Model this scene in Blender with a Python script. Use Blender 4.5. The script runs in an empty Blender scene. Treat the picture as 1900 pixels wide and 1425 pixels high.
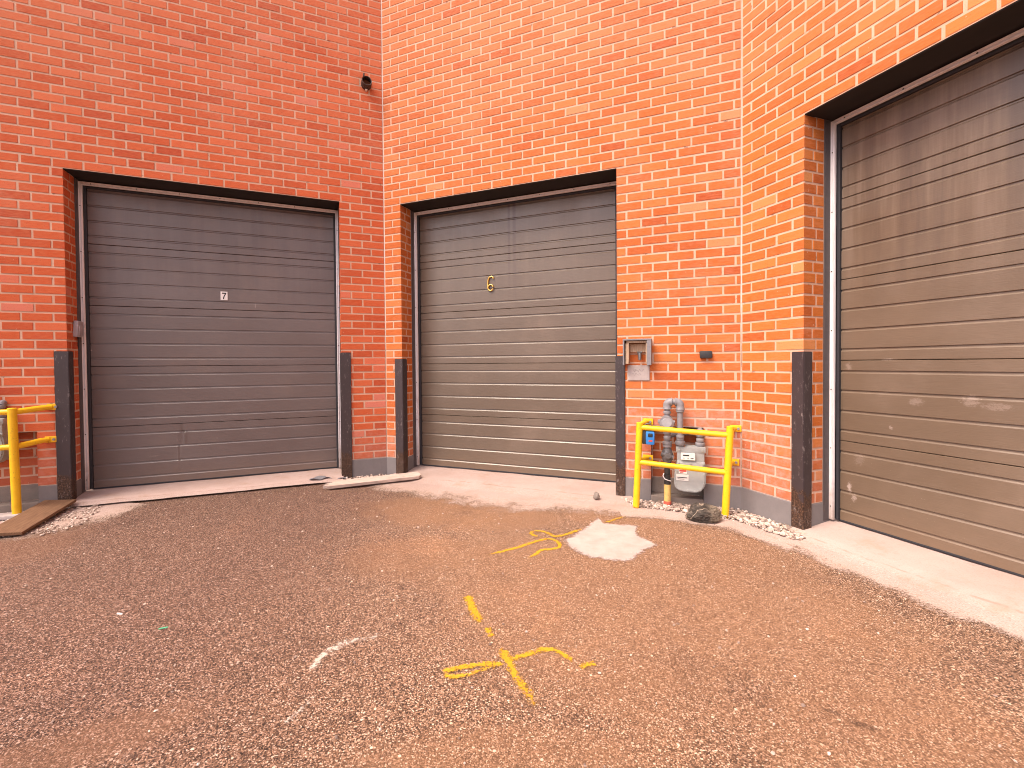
import bpy, bmesh, math, random
from mathutils import Vector, Matrix, noise
random.seed(7)
R = math.radians
scn = bpy.context.scene
col = scn.collection

# ------------------------------------------------------------------ camera
S = .0747                       # one brick course in metres
GZ = 2.65                       # ground lies 2.65 courses under the first brick
CP, SP = math.cos(-.0177), math.sin(-.0177)
CR, SR = math.cos(.0081), math.sin(.0081)
cam = bpy.data.cameras.new('camera')
cam.sensor_width = 36; cam.lens = 839.21 / 1900 * 36
cam.shift_x = (950 - 925.065) / 1900
cam.shift_y = -(712.5 - 689.84) / 1900
cam.clip_start = .05; cam.clip_end = 500
co = bpy.data.objects.new('camera', cam); col.objects.link(co)
Xw, Uw, Fw = Vector((1, 0, 0)), Vector((0, -SP, CP)), Vector((0, CP, SP))
cx, cy, cz = CR * Xw - SR * Uw, SR * Xw + CR * Uw, -Fw
m = Matrix((cx, cy, cz)).transposed().to_4x4()
m.translation = Vector((0, 0, (13.0034 + GZ) * S))
co.matrix_world = m
scn.camera = co

# ------------------------------------------------------------------ light
SUN_EL, SUN_AZ = 57, -57        # azimuth: degrees from -Y (behind the camera) towards -X
wd = bpy.data.worlds.new('World'); scn.world = wd; wd.use_nodes = True
nt = wd.node_tree; nt.nodes.clear()
sky = nt.nodes.new('ShaderNodeTexSky'); sky.sky_type = 'NISHITA'; sky.sun_disc = False
sdir = Vector((math.sin(R(SUN_AZ)) * math.cos(R(SUN_EL)), -math.cos(R(SUN_AZ)) * math.cos(R(SUN_EL)), math.sin(R(SUN_EL))))
sky.sun_elevation = R(SUN_EL)
sky.sun_rotation = math.atan2(sdir.x, sdir.y)
sky.dust_density = 4; sky.air_density = 1.0; sky.ozone_density = 1.0
hs = nt.nodes.new('ShaderNodeHueSaturation'); hs.inputs['Saturation'].default_value = .22   # a clouded-over sky
bg = nt.nodes.new('ShaderNodeBackground'); bg.inputs['Strength'].default_value = .15
wo = nt.nodes.new('ShaderNodeOutputWorld')
tn = nt.nodes.new('ShaderNodeMix'); tn.data_type = 'RGBA'; tn.blend_type = 'MULTIPLY'; tn.inputs[0].default_value = 1
tn.inputs[7].default_value = (1.06, .93, .95, 1)                    # the photograph's rosy white balance
nt.links.new(sky.outputs[0], hs.inputs['Color']); nt.links.new(hs.outputs[0], tn.inputs[6]); nt.links.new(tn.outputs[2], bg.inputs[0]); nt.links.new(bg.outputs[0], wo.inputs[0])
sl = bpy.data.lights.new('sun', 'SUN'); sl.energy = 2.0; sl.angle = R(35); sl.color = (1, .83, .60)
so = bpy.data.objects.new('sun', sl); col.objects.link(so)
so.rotation_euler = sdir.to_track_quat('Z', 'Y').to_euler(); so.location = (-6, -6, 8)
scn.view_settings.view_transform = 'Standard'; scn.view_settings.look = 'None'
scn.view_settings.gamma = 1; scn.view_settings.exposure = 1.12
scn.render.engine = 'CYCLES'
try: scn.cycles.filter_width = 1.0
except Exception: pass

# ------------------------------------------------------------------ frames of the three walls
P = 2.7202                      # one brick length in courses
def frame(o, right, inn):
    q = Matrix((right, inn, Vector((0, 0, 1)))).transposed().to_4x4()
    q.translation = Vector((o[0] * S, o[1] * S, GZ * S)); return q
dA = Vector((math.cos(-2.75421), math.sin(-2.75421), 0))
AB = (-15.7937, 63.405); BC = (25.1165, 46.7808)
dB = Vector((BC[0] - AB[0], BC[1] - AB[1], 0)).normalized()
dC = Vector((math.cos(-1.2215), math.sin(-1.2215), 0))
inn = lambda d: Vector((0, 0, 1)).cross(d)
FA, FB, FC = frame(AB, -dA, inn(-dA)), frame(AB, dB, inn(dB)), frame(BC, dC, inn(dC))
# x: courses to the right along the wall (wall A: negative), y: courses into the building, z: courses above the first bed

# ------------------------------------------------------------------ object helpers
def tag(o, label=None, cat=None, group=None, kind=None):
    if label: o['label'] = label
    if cat: o['category'] = cat
    if group: o['group'] = group
    if kind: o['kind'] = kind
    return o
def thing(name, mat, label, cat, group=None):
    o = bpy.data.objects.new(name, None); col.objects.link(o); o.empty_display_size = .1
    o.matrix_world = mat
    return tag(o, label, cat, group)
def obj(name, bm, mats, parent=None, mat=None, smooth=False, recalc=True, sharp=38):
    if recalc: bmesh.ops.recalc_face_normals(bm, faces=bm.faces)
    me = bpy.data.meshes.new(name); bm.to_mesh(me); bm.free()
    for k in (mats if isinstance(mats, (list, tuple)) else [mats]): me.materials.append(k)
    if smooth:
        me.polygons.foreach_set('use_smooth', [True] * len(me.polygons))
        try: me.set_sharp_from_angle(angle=R(sharp))
        except Exception: pass
    o = bpy.data.objects.new(name, me); col.objects.link(o)
    if parent is not None: o.parent = parent
    if mat is not None: o.matrix_local = mat
    return o
def B(): return bmesh.new()
def box(bm, a, b, bev=0, M=None, mi=0):
    """box from corner a to corner b (metres)"""
    c = [(a[i] + b[i]) / 2 for i in range(3)]; d = [abs(b[i] - a[i]) for i in range(3)]
    r = bmesh.ops.create_cube(bm, size=1)
    vs = r['verts']
    for v in vs: v.co = Vector((v.co.x * d[0] + c[0], v.co.y * d[1] + c[1], v.co.z * d[2] + c[2]))
    fs = list({f for v in vs for f in v.link_faces})
    if bev:
        es = list({e for v in vs for e in v.link_edges})
        rr = bmesh.ops.bevel(bm, geom=es, offset=bev, segments=2, affect='EDGES', profile=.6)
        fs = rr['faces'] + [f for f in fs if f.is_valid]
        vs = list({v for f in fs for v in f.verts})
    for f in fs: f.material_index = mi
    if M is not None:
        for v in vs: v.co = M @ v.co
    return vs
def tube(bm, pts, r, seg=14, caps=True, mi=0):
    pts = [Vector(p) for p in pts]; n = len(pts)
    rs = r if isinstance(r, (list, tuple)) else [r] * n
    tang = []
    for i in range(n):
        a = pts[max(i - 1, 0)]; b = pts[min(i + 1, n - 1)]
        t = (b - a)
        if t.length < 1e-9: t = Vector((0, 0, 1))
        tang.append(t.normalized())
    nrm = tang[0].orthogonal().normalized(); rings = []
    for i in range(n):
        if i:
            q = tang[i - 1].rotation_difference(tang[i]); nrm = (q @ nrm).normalized()
        bi = tang[i].cross(nrm)
        rings.append([bm.verts.new(pts[i] + rs[i] * (math.cos(2 * math.pi * k / seg) * nrm + math.sin(2 * math.pi * k / seg) * bi)) for k in range(seg)])
    for i in range(n - 1):
        for k in range(seg):
            f = bm.faces.new((rings[i][k], rings[i][(k + 1) % seg], rings[i + 1][(k + 1) % seg], rings[i + 1][k])); f.material_index = mi
    if caps:
        bm.faces.new(rings[0][::-1]).material_index = mi; bm.faces.new(rings[-1]).material_index = mi
def arc(c, u, v, r, a0, a1, n=8):
    c, u, v = Vector(c), Vector(u), Vector(v)
    return [c + r * (math.cos(R(a0 + (a1 - a0) * i / n)) * u + math.sin(R(a0 + (a1 - a0) * i / n)) * v) for i in range(n + 1)]
def prism(bm, poly, y0, y1, mi=0):
    """polygon in (x,z) extruded along y"""
    a = [bm.verts.new((x, y0, z)) for x, z in poly]; b = [bm.verts.new((x, y1, z)) for x, z in poly]
    fs = [bm.faces.new(a), bm.faces.new(b[::-1])]
    for i in range(len(poly)):
        j = (i + 1) % len(poly); fs.append(bm.faces.new((a[i], b[i], b[j], a[j])))
    for f in fs: f.material_index = mi
    return fs

# ------------------------------------------------------------------ materials
class NT:
    def __init__(s, name):
        s.m = bpy.data.materials.new(name); s.m.use_nodes = True; s.t = s.m.node_tree; s.t.nodes.clear()
        s.out = s.t.nodes.new('ShaderNodeOutputMaterial'); s.b = s.t.nodes.new('ShaderNodeBsdfPrincipled')
        s.t.links.new(s.b.outputs[0], s.out.inputs[0]); s._tc = None
    def n(s, ty, **kw):
        q = s.t.nodes.new('ShaderNode' + ty)
        for k, v in kw.items(): setattr(q, k, v)
        return q
    def set(s, sock, v):
        if isinstance(v, bpy.types.NodeSocket): s.t.links.new(v, sock)
        elif v is not None:
            if isinstance(v, tuple) and len(v) == 3 and sock.type == 'RGBA': v = (*v, 1)
            sock.default_value = v
    @property
    def co(s):
        if not s._tc: s._tc = s.n('TexCoord')
        return s._tc.outputs['Object']
    def xyz(s):
        q = s.n('SeparateXYZ'); s.set(q.inputs[0], s.co); return q.outputs
    def scale(s, v, loc=(0, 0, 0)):
        q = s.n('Mapping'); s.set(q.inputs[0], s.co); q.inputs['Scale'].default_value = v; q.inputs['Location'].default_value = loc; return q.outputs[0]
    def noise(s, sc, det=4, rough=.55, vec=None, dist=0):
        q = s.n('TexNoise'); s.set(q.inputs['Vector'], vec if vec is not None else s.co)
        q.inputs['Scale'].default_value = sc; q.inputs['Detail'].default_value = det; q.inputs['Roughness'].default_value = rough; q.inputs['Distortion'].default_value = dist
        return q.outputs['Fac']
    def voro(s, sc, vec=None, feature='F1', out='Distance', rnd=1):
        q = s.n('TexVoronoi', feature=feature); s.set(q.inputs['Vector'], vec if vec is not None else s.co)
        q.inputs['Scale'].default_value = sc; q.inputs['Randomness'].default_value = rnd
        return q.outputs[out]
    def ramp(s, f, stops, interp='LINEAR'):
        q = s.n('ValToRGB'); s.set(q.inputs[0], f); e = q.color_ramp.elements; q.color_ramp.interpolation = interp
        while len(e) < len(stops): e.new(.5)
        for el, (p, c) in zip(e, stops):
            el.position = p; el.color = (c, c, c, 1) if isinstance(c, (int, float)) else (*c, 1)
        return q.outputs[0]
    def mix(s, f, a, b, mode='MIX'):
        q = s.n('Mix', data_type='RGBA', blend_type=mode); q.clamp_factor = True
        s.set(q.inputs[0], f); s.set(q.inputs[6], a); s.set(q.inputs[7], b); return q.outputs[2]
    def math(s, op, a, b=0, c=None, clamp=False):
        q = s.n('Math', operation=op, use_clamp=clamp); s.set(q.inputs[0], a); s.set(q.inputs[1], b)
        if c is not None: s.set(q.inputs[2], c)
        return q.outputs[0]
    def rng(s, v, a, b, c=0, d=1):
        q = s.n('MapRange', interpolation_type='SMOOTHSTEP'); s.set(q.inputs[0], v)
        for i, w in enumerate((a, b, c, d)): s.set(q.inputs[i + 1], w)
        return q.outputs[0]
    def attr(s, name): 
        q = s.n('Attribute', attribute_name=name); return q.outputs['Fac']
    def bump(s, h, st=.3, dist=.01, nrm=None):
        q = s.n('Bump'); q.inputs['Strength'].default_value = st; q.inputs['Distance'].default_value = dist; s.set(q.inputs['Height'], h)
        if nrm is not None: s.set(q.inputs['Normal'], nrm)
        return q.outputs[0]
    def fin(s, colr, rough=.8, nrm=None, metal=0, spec=.5, coat=0):
        s.set(s.b.inputs['Base Color'], colr); s.set(s.b.inputs['Roughness'], rough); s.set(s.b.inputs['Metallic'], metal)
        s.b.inputs['Specular IOR Level'].default_value = spec; s.b.inputs['Coat Weight'].default_value = coat
        if nrm is not None: s.set(s.b.inputs['Normal'], nrm)
        return s.m
    def alpha(s, fac):
        tr = s.n('BsdfTransparent'); mx = s.n('MixShader'); s.set(mx.inputs[0], fac)
        s.t.links.new(tr.outputs[0], mx.inputs[1]); s.t.links.new(s.b.outputs[0], mx.inputs[2]); s.t.links.new(mx.outputs[0], s.out.inputs[0])

def brick_mat(name, tint):
    k = NT(name)
    r = k.attr('rnd'); d = k.attr('dust')
    c = k.ramp(r, [(0, (.38, .072, .018)), (.05, (.43, .094, .020)), (.35, (.49, .118, .023)), (.7, (.52, .138, .030)), (.95, (.57, .170, .042)), (.98, (.58, .22, .085)), (1, (.58, .26, .12))])
    c = k.mix(1, c, tint, 'MULTIPLY')
    sp = k.noise(160, 3, .7)
    c = k.mix(k.rng(sp, .56, .72, 0, .6), c, (.17, .036, .016))
    st = k.noise(7, 5, .6, k.scale((3, 3, 14)))
    c = k.mix(k.rng(st, .35, .75, 0, .34), c, (.62, .22, .085))
    c = k.mix(k.rng(k.noise(23, 4, .7, k.scale((1.2, 1, 2))), .56, .76, 0, .4), c, (.30, .062, .020))
    pit = k.voro(75)
    c = k.mix(k.rng(pit, .05, .13, .7, 0), c, (.10, .028, .018))
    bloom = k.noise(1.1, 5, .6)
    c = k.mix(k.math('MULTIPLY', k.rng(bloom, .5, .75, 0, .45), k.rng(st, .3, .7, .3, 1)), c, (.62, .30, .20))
    x = k.xyz()
    wm = k.noise(1.3, 5, .6, k.scale((2.2, 1, .22)))
    c = k.mix(k.rng(wm, .56, .78, 0, .40), c, k.mix(1, c, (.74, .64, .58), 'MULTIPLY'))
    c = k.mix(k.math('MULTIPLY', k.rng(k.math('ADD', x[2], k.math('MULTIPLY', k.noise(4, 5, .65), .5)), .15, .75, 1, 0), .5), c, (.40, .13, .075))
    ch = k.noise(38, 3, .6); c = k.mix(k.rng(ch, .70, .73, 0, .75), c, (.66, .44, .34))
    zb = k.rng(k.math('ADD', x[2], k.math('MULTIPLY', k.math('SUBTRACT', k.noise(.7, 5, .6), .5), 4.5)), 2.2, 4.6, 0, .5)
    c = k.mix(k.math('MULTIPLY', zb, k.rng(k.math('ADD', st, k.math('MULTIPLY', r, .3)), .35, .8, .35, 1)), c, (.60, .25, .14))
    eff = k.noise(20, 5, .65)
    c = k.mix(k.math('MULTIPLY', d, k.rng(eff, .36, .7, .15, .8)), c, (.55, .27, .215))
    h = k.math('ADD', k.math('MULTIPLY', k.noise(190, 4, .75), .8), k.math('MULTIPLY', st, .5))
    h = k.math('SUBTRACT', h, k.rng(pit, .04, .14, .5, 0))
    return k.fin(c, .9, k.bump(h, .55, .004), spec=.25)
def mortar_mat():
    k = NT('mortar'); d = k.attr('dust')
    c = k.ramp(k.noise(3, 5, .6), [(.3, (.57, .35, .245)), (.7, (.69, .47, .35))])
    c = k.mix(k.math('MULTIPLY', d, .7), c, (.55, .40, .335))
    c = k.mix(k.rng(k.noise(300, 3, .7), .5, .72, 0, .35), c, (.28, .15, .10))
    c = k.mix(k.rng(k.noise(14, 4, .6), .64, .70, 0, .6), c, (.16, .08, .055))
    return k.fin(c, .95, k.bump(k.noise(160, 4, .7), .5, .004), spec=.2)
def concrete(name, a, b, sc=2., grain=150, dark=(.2, .16, .14), stain=.4, bump=.4):
    k = NT(name)
    c = k.ramp(k.noise(sc, 6, .62), [(.32, a), (.7, b)])
    c = k.mix(k.rng(k.noise(sc * 2.3, 7, .7), .52, .8, 0, stain), c, dark)
    c = k.mix(k.rng(k.noise(grain, 3, .7), .55, .75, 0, .3), c, dark)
    return k.fin(c, .92, k.bump(k.noise(grain, 4, .75), bump, .006), spec=.25)

M = {}
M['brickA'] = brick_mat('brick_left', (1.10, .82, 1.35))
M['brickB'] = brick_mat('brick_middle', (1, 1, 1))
M['brickC'] = brick_mat('brick_right', (1, 1.08, .9))
M['mortar'] = mortar_mat()
M['foundation'] = concrete('foundation_concrete', (.165, .152, .156), (.225, .203, .203), 3, 120, (.14, .12, .115), .5, .25)
M['ledge'] = concrete('ledge_concrete', (.20, .17, .15), (.30, .25, .22), 3, 120, (.12, .09, .08), .6, .35)

def flat(name, c, rough=.5, metal=0, var=.12, bump=.1, sc=40, spec=.5, dirt=None, coat=0):
    k = NT(name); v = k.noise(sc, 4, .6)
    cc = k.ramp(v, [(.25, tuple(x * (1 - var) for x in c)), (.75, tuple(min(1, x * (1 + var)) for x in c))])
    if dirt: cc = k.mix(k.rng(k.noise(sc * .35, 6, .7), .52, .75, 0, dirt[1]), cc, dirt[0])
    return k.fin(cc, rough, k.bump(v, bump, .002), metal, spec, coat)
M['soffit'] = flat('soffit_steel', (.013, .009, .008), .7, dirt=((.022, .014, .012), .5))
M['darkframe'] = flat('dark_steel_jamb', (.075, .062, .066), .55, dirt=((.14, .085, .06), .5))
M['rubber'] = flat('weather_strip_rubber', (.022, .022, .028), .65)
M['screw'] = flat('screw_head', (.05, .035, .03), .5, .5)
def trim_mat():
    k = NT('galvanised_trim'); x = k.xyz()
    c = k.ramp(k.noise(9, 5, .6, k.scale((6, 6, 1))), [(.3, (.80, .77, .79)), (.7, (.93, .90, .92))])
    c = k.mix(k.rng(k.math('ADD', x[2], k.math('MULTIPLY', k.noise(22, 4, .6), .35)), .02, .55, .75, 0), c, (.34, .21, .13))
    return k.fin(c, .3, k.bump(k.noise(60, 3, .6), .1, .002), .12, .6)
M['trim'] = trim_mat()
def door_mat(name, low, high, streak, stain=None, scuffs=()):
    k = NT(name); x = k.xyz()
    base = k.ramp(k.noise(1.3, 4, .6, k.scale((1, 1, 1.6))), [(.3, low), (.7, high)])
    g = k.noise(38, 4, .65, k.scale((.35, 1, 6)))
    base = k.mix(k.rng(g, .35, .75, 0, .28), base, tuple(v * .72 for v in low))
    dust = k.noise(2.3, 6, .68)
    base = k.mix(k.rng(dust, .5, .8, 0, .30), base, (.23, .165, .125))
    # dried rain streaks that start under the lintel
    run = k.noise(5, 5, .65, k.scale((1.7, 1, .10)), .12)
    zt = k.rng(k.math('ADD', x[2], k.math('MULTIPLY', k.noise(5, 4, .6, k.scale((3, 1, .1))), .9)), 1.75, 2.75)
    base = k.mix(k.math('MULTIPLY', k.math('MULTIPLY', k.rng(run, .42, .72), zt), streak), base, (.075, .052, .040))
    base = k.mix(k.math('MULTIPLY', k.math('MULTIPLY', k.rng(run, .52, .34, 0, 1), zt), streak * .5), base, (.24, .185, .15))
    # scuffs and mud splashes low down
    sc = k.math('MULTIPLY', k.rng(k.noise(26, 6, .75), .68, .74), k.rng(k.noise(3.1, 3, .5), .55, .66))
    base = k.mix(k.math('MULTIPLY', sc, .55), base, (.42, .35, .30))
    fl = k.voro(40); base = k.mix(k.math('MULTIPLY', k.rng(fl, .035, .06, .8, 0), k.rng(x[2], .1, .9, 1, 0)), base, (.35, .28, .23))
    mud = k.rng(k.math('ADD', x[2], k.math('MULTIPLY', k.noise(7, 5, .65), .25)), -.02, .36, .5, 0)
    base = k.mix(mud, base, (.20, .125, .075))
    if stain:
        sx, zl = stain
        nx = k.math('ADD', x[0], k.math('MULTIPLY', k.noise(3, 3, .5), .012))
        f = None
        for q, w in ((-.036, .020), (.020, .026)):
            b_ = k.rng(k.math('ABSOLUTE', k.math('SUBTRACT', nx, sx + q)), w, w * .25, 0, 1)
            f = b_ if f is None else k.math('MAXIMUM', f, b_)
        f = k.math('MULTIPLY', k.math('MULTIPLY', f, k.rng(k.math('ADD', x[2], k.math('MULTIPLY', k.noise(4, 4, .6), .3)), zl, zl + 1.5, 0, 1)), k.rng(run, .2, .6, .40, .72))
        base = k.mix(f, base, (.060, .030, .030))
    for sx, sz, rx, rz, amt in scuffs:          # pale scrapes left by vehicles
        dx = k.math('DIVIDE', k.math('SUBTRACT', x[0], sx * S), rx * S); dz = k.math('DIVIDE', k.math('SUBTRACT', x[2], sz * S), rz * S)
        r2 = k.math('ADD', k.math('MULTIPLY', dx, dx), k.math('MULTIPLY', dz, dz))
        q = k.rng(k.math('ADD', r2, k.math('MULTIPLY', k.math('SUBTRACT', k.noise(70, 6, .8, k.scale((1, 1, 1.6), (2, 0, 1))), .5), 6.0)), -.1, 1.0, amt, 0)
        base = k.mix(k.math('MULTIPLY', q, .7), base, (.52, .43, .39))
    h = k.noise(55, 5, .7, k.scale((.28, 1, 3.6)))
    return k.fin(base, k.rng(dust, .3, .8, .30, .46), k.bump(h, .32, .003), 0, .8)
M['doorA'] = door_mat('door_paint_left', (.124, .094, .087), (.158, .124, .117), .25, None, ((-16.5, 22.6, .07, .45, .5), (-34.0, 16.6, .10, .10, .9), (-21.2, 5.2, .10, .10, .5), (-28, 3.4, .6, .12, .2)))
M['doorB'] = door_mat('door_paint_middle', (.115, .084, .060), (.145, .108, .080), .2, (17.65 * S, 1.55))
M['doorC'] = door_mat('door_paint_right', (.128, .090, .060), (.166, .119, .083), .9, None, ((8.0, 3.2, .22, .5, .9), (8.4, 2.35, .25, .4, .7), (11.05, 14.7, .7, .12, .5), (7.9, 14.1, .3, .4, .35), (12.9, 11.3, .6, .35, .3), (16.2, 11.6, .6, .5, .35), (17.6, 11.3, .9, .3, .3), (8.8, 5.9, .5, .7, .2), (11.2, 9.0, .14, .2, .6)))
def guard_mat(name, face):
    k = NT(name); x = k.xyz()
    c = k.ramp(k.noise(6, 5, .6, k.scale((1, 1, .5))), [(.3, tuple(v * .8 for v in face)), (.7, face)])
    wear = k.math('ADD', x[2], k.math('MULTIPLY', k.noise(11, 5, .7, k.scale((1, 1, .45))), -.55))
    rust = k.rng(wear, .0, .04, 1, 0)
    rc = k.ramp(k.noise(85, 5, .75), [(.38, (.016, .009, .007)), (.52, (.055, .027, .017)), (.62, (.15, .085, .055)), (.75, (.34, .23, .17))])
    c = k.mix(rust, c, rc)
    scr = k.math('MULTIPLY', k.rng(k.noise(60, 5, .8, k.scale((1, 1, .35))), .56, .66), k.rng(k.noise(5, 3, .5), .38, .56))
    c = k.mix(k.math('MULTIPLY', scr, .38), c, (.42, .36, .35))
    dust = k.rng(k.math('ADD', x[2], k.math('MULTIPLY', k.noise(16, 5, .7), .18)), -.10, .02, .65, 0)
    c = k.mix(k.math('MULTIPLY', dust, k.rng(k.noise(45, 4, .7), .4, .62)), c, (.42, .30, .21))
    return k.fin(c, k.rng(wear, -.2, -.1, .85, .42), k.bump(k.noise(70, 5, .7), .3, .003), 0, .5)
M['guard'] = guard_mat('guard_paint', (.050, .037, .041))
def yellow_mat():
    k = NT('yellow_paint'); x = k.xyz()
    c = k.ramp(k.noise(14, 4, .6), [(.3, (.78, .45, .010)), (.7, (.88, .54, .014))])
    w = k.math('MULTIPLY', k.rng(k.noise(60, 5, .75), .60, .65), k.rng(k.noise(7, 3, .5), .44, .56))
    c = k.mix(k.math('MULTIPLY', w, .8), c, (.22, .10, .035))
    low = k.rng(k.math('ADD', x[2], k.math('MULTIPLY', k.noise(40, 4, .7), .05)), .03, .05, 1, 0)
    c = k.mix(low, c, (.20, .075, .03))
    return k.fin(c, .38, k.bump(k.noise(30, 3, .6), .08, .003), 0, .5)
M['yellow'] = yellow_mat()
M['pipe'] = flat('grey_pipe_paint', (.215, .21, .23), .5, 0, .18, .15, 30, .5, ((.32, .28, .27), .5))
M['valve'] = flat('worn_valve_metal', (.12, .115, .12), .5, .3, .3, .4, 60, .5, ((.32, .29, .27), .7))
M['meter'] = flat('meter_grey_paint', (.36, .375, .37), .45, 0, .1, .12, 25, .5, ((.36, .32, .28), .45))
M['wrapblack'] = flat('black_pipe_wrap', (.025, .025, .025), .6, 0, .3, .2, 60, .5, ((.2, .17, .12), .6))
M['wrapyellow'] = flat('faded_yellow_pipe_wrap', (.62, .43, .14), .6, 0, .15, .2, 30, .5, ((.10, .075, .05), .9))
M['redtape'] = flat('red_band', (.50, .11, .07), .6, 0, .2, .2, 60)
M['white'] = flat('white_plastic', (.78, .76, .75), .4, 0, .05, .05, 20)
M['label'] = flat('sticker_white', (.74, .72, .69), .5, 0, .05, .05, 60, .5, ((.5, .43, .38), .4))
M['black'] = flat('black_print', (.02, .018, .022), .5)
M['blackplastic'] = flat('black_plastic', (.024, .024, .028), .55, 0, .2, .3, 90)
M['blue'] = flat('blue_plastic', (.03, .20, .55), .4, 0, .1, .05, 40)
M['orange'] = flat('orange_mark', (.70, .24, .03), .6)
M['redprint'] = flat('red_print', (.50, .06, .05), .5)
M['brass'] = flat('brass', (.80, .55, .16), .28, .85, .12, .1, 60)
M['greybox'] = flat('painted_sheet_metal', (.20, .195, .215), .5, 0, .15, .15, 30, .5, ((.34, .28, .26), .5))
M['plate'] = concrete('weathered_grey_plate', (.36, .315, .31), (.47, .42, .41), 9, 160, (.24, .19, .19), .4, .2)
M['ink'] = flat('faded_ink', (.20, .16, .17), .8)
M['sensor'] = flat('grey_sensor_plastic', (.40, .37, .41), .45, 0, .08, .05, 30)
M['rustring'] = flat('rusty_vent_steel', (.05, .038, .036), .6, .3, .5, .4, 70, .5, ((.32, .22, .18), .6))
M['rustinside'] = flat('rusty_pipe_inside', (.17, .055, .025), .9, 0, .5, .5, 60)
M['green'] = flat('green_scrap', (.08, .42, .24), .5)
M['straw'] = flat('dry_straw', (.52, .36, .20), .9, 0, .3, .2, 30)
def wood(name, a, b, c3, axis=(1, 14, 14), rough=.85):
    k = NT(name); g = k.noise(9, 6, .65, k.scale(axis), .6)
    c = k.ramp(g, [(.3, a), (.55, b), (.75, c3)])
    c = k.mix(k.rng(k.noise(6, 5, .7), .55, .78, 0, .4), c, tuple(v * .55 for v in a))
    return k.fin(c, rough, k.bump(g, .5, .004), spec=.25)
M['woodgrey'] = wood('weathered_wood', (.36, .27, .225), (.52, .415, .36), (.62, .51, .455))
M['woodbrown'] = wood('brown_board', (.11, .058, .034), (.19, .105, .060), (.26, .155, .09))
M['woodbox'] = wood('old_box_wood', (.30, .20, .13), (.46, .33, .23), (.58, .45, .34), (10, 10, 1))

def stone_mat():
    k = NT('dark_rock')
    c = k.ramp(k.noise(22, 7, .75), [(.3, (.018, .015, .013)), (.52, (.055, .045, .038)), (.68, (.20, .16, .13))])
    fx = k.xyz()
    c = k.mix(k.math('MULTIPLY', k.rng(fx[0], .015, .05), k.rng(k.noise(50, 5, .75), .35, .65, .25, 1)), c, (.22, .18, .135))
    v = k.math('ABSOLUTE', k.math('SUBTRACT', k.noise(7, 2, .4), .5))
    c = k.mix(k.math('MULTIPLY', k.rng(v, .004, .014, .6, 0), k.rng(fx[0], .02, -.02)), c, (.5, .40, .31))
    return k.fin(c, .85, k.bump(k.noise(60, 6, .7), .7, .008), spec=.35)
M['rock'] = stone_mat()
def gravel_mat():
    k = NT('gravel_stone'); r = k.attr('rnd')
    c = k.ramp(r, [(0, (.14, .10, .085)), (.25, (.34, .26, .22)), (.65, (.50, .40, .345)), (1, (.68, .58, .52))])
    c = k.mix(k.rng(k.noise(90, 4, .7), .45, .75, 0, .5), c, (.30, .22, .18))
    return k.fin(c, .92, k.bump(k.noise(150, 4, .7), .5, .003), spec=.25)
M['gravel'] = gravel_mat()

def asphalt_layers(k):
    """aggregate pattern of the lot: (colour, height, fine noise)"""
    def cells(sc, loc):
        q = k.n('TexVoronoi', feature='F1'); k.set(q.inputs['Vector'], k.scale((1, 1, 1), loc)); q.inputs['Scale'].default_value = sc
        z = k.n('SeparateColor'); k.set(z.inputs[0], q.outputs['Color']); return z.outputs, q.outputs['Distance']
    a, da = cells(230, (0, 0, 0)); b, db = cells(125, (3.3, 1.7, 0)); d_, dd = cells(64, (1.1, 5.2, 0))
    fine = k.noise(330, 3, .8)
    c = k.ramp(a[0], [(0, (.04, .023, .017)), (.25, (.14, .084, .060)), (.5, (.29, .175, .118)), (.75, (.44, .28, .195)), (.9, (.66, .46, .35)), (1, (1, .84, .72))])
    mid = k.math('MULTIPLY', k.math('GREATER_THAN', b[0], .62), k.rng(db, .36, .46, 1, 0))
    c = k.mix(mid, c, k.ramp(b[1], [(0, (.075, .050, .044)), (.35, (.25, .16, .12)), (.7, (.44, .30, .225)), (.92, (.70, .54, .44)), (1, (.95, .83, .73))]))
    big = k.math('MULTIPLY', k.math('GREATER_THAN', d_[0], .89), k.rng(dd, .30, .38, 1, 0))
    c = k.mix(big, c, k.ramp(d_[1], [(0, (.10, .066, .056)), (.5, (.40, .26, .19)), (.8, (.80, .62, .50)), (1, (1, .92, .84))]))
    gap = k.math('MULTIPLY', k.rng(da, .48, .78, 0, .5), k.math('SUBTRACT', 1, k.math('MAXIMUM', mid, big)))
    c = k.mix(gap, c, (.045, .029, .024))
    c = k.mix(k.rng(fine, .54, .8, 0, .55), c, (.045, .030, .025))
    h = k.math('SUBTRACT', k.math('ADD', k.math('MULTIPLY', k.math('MAXIMUM', mid, big), .5), k.math('MULTIPLY', a[1], .4)), k.math('MULTIPLY', gap, .5))
    return c, h, fine
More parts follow.
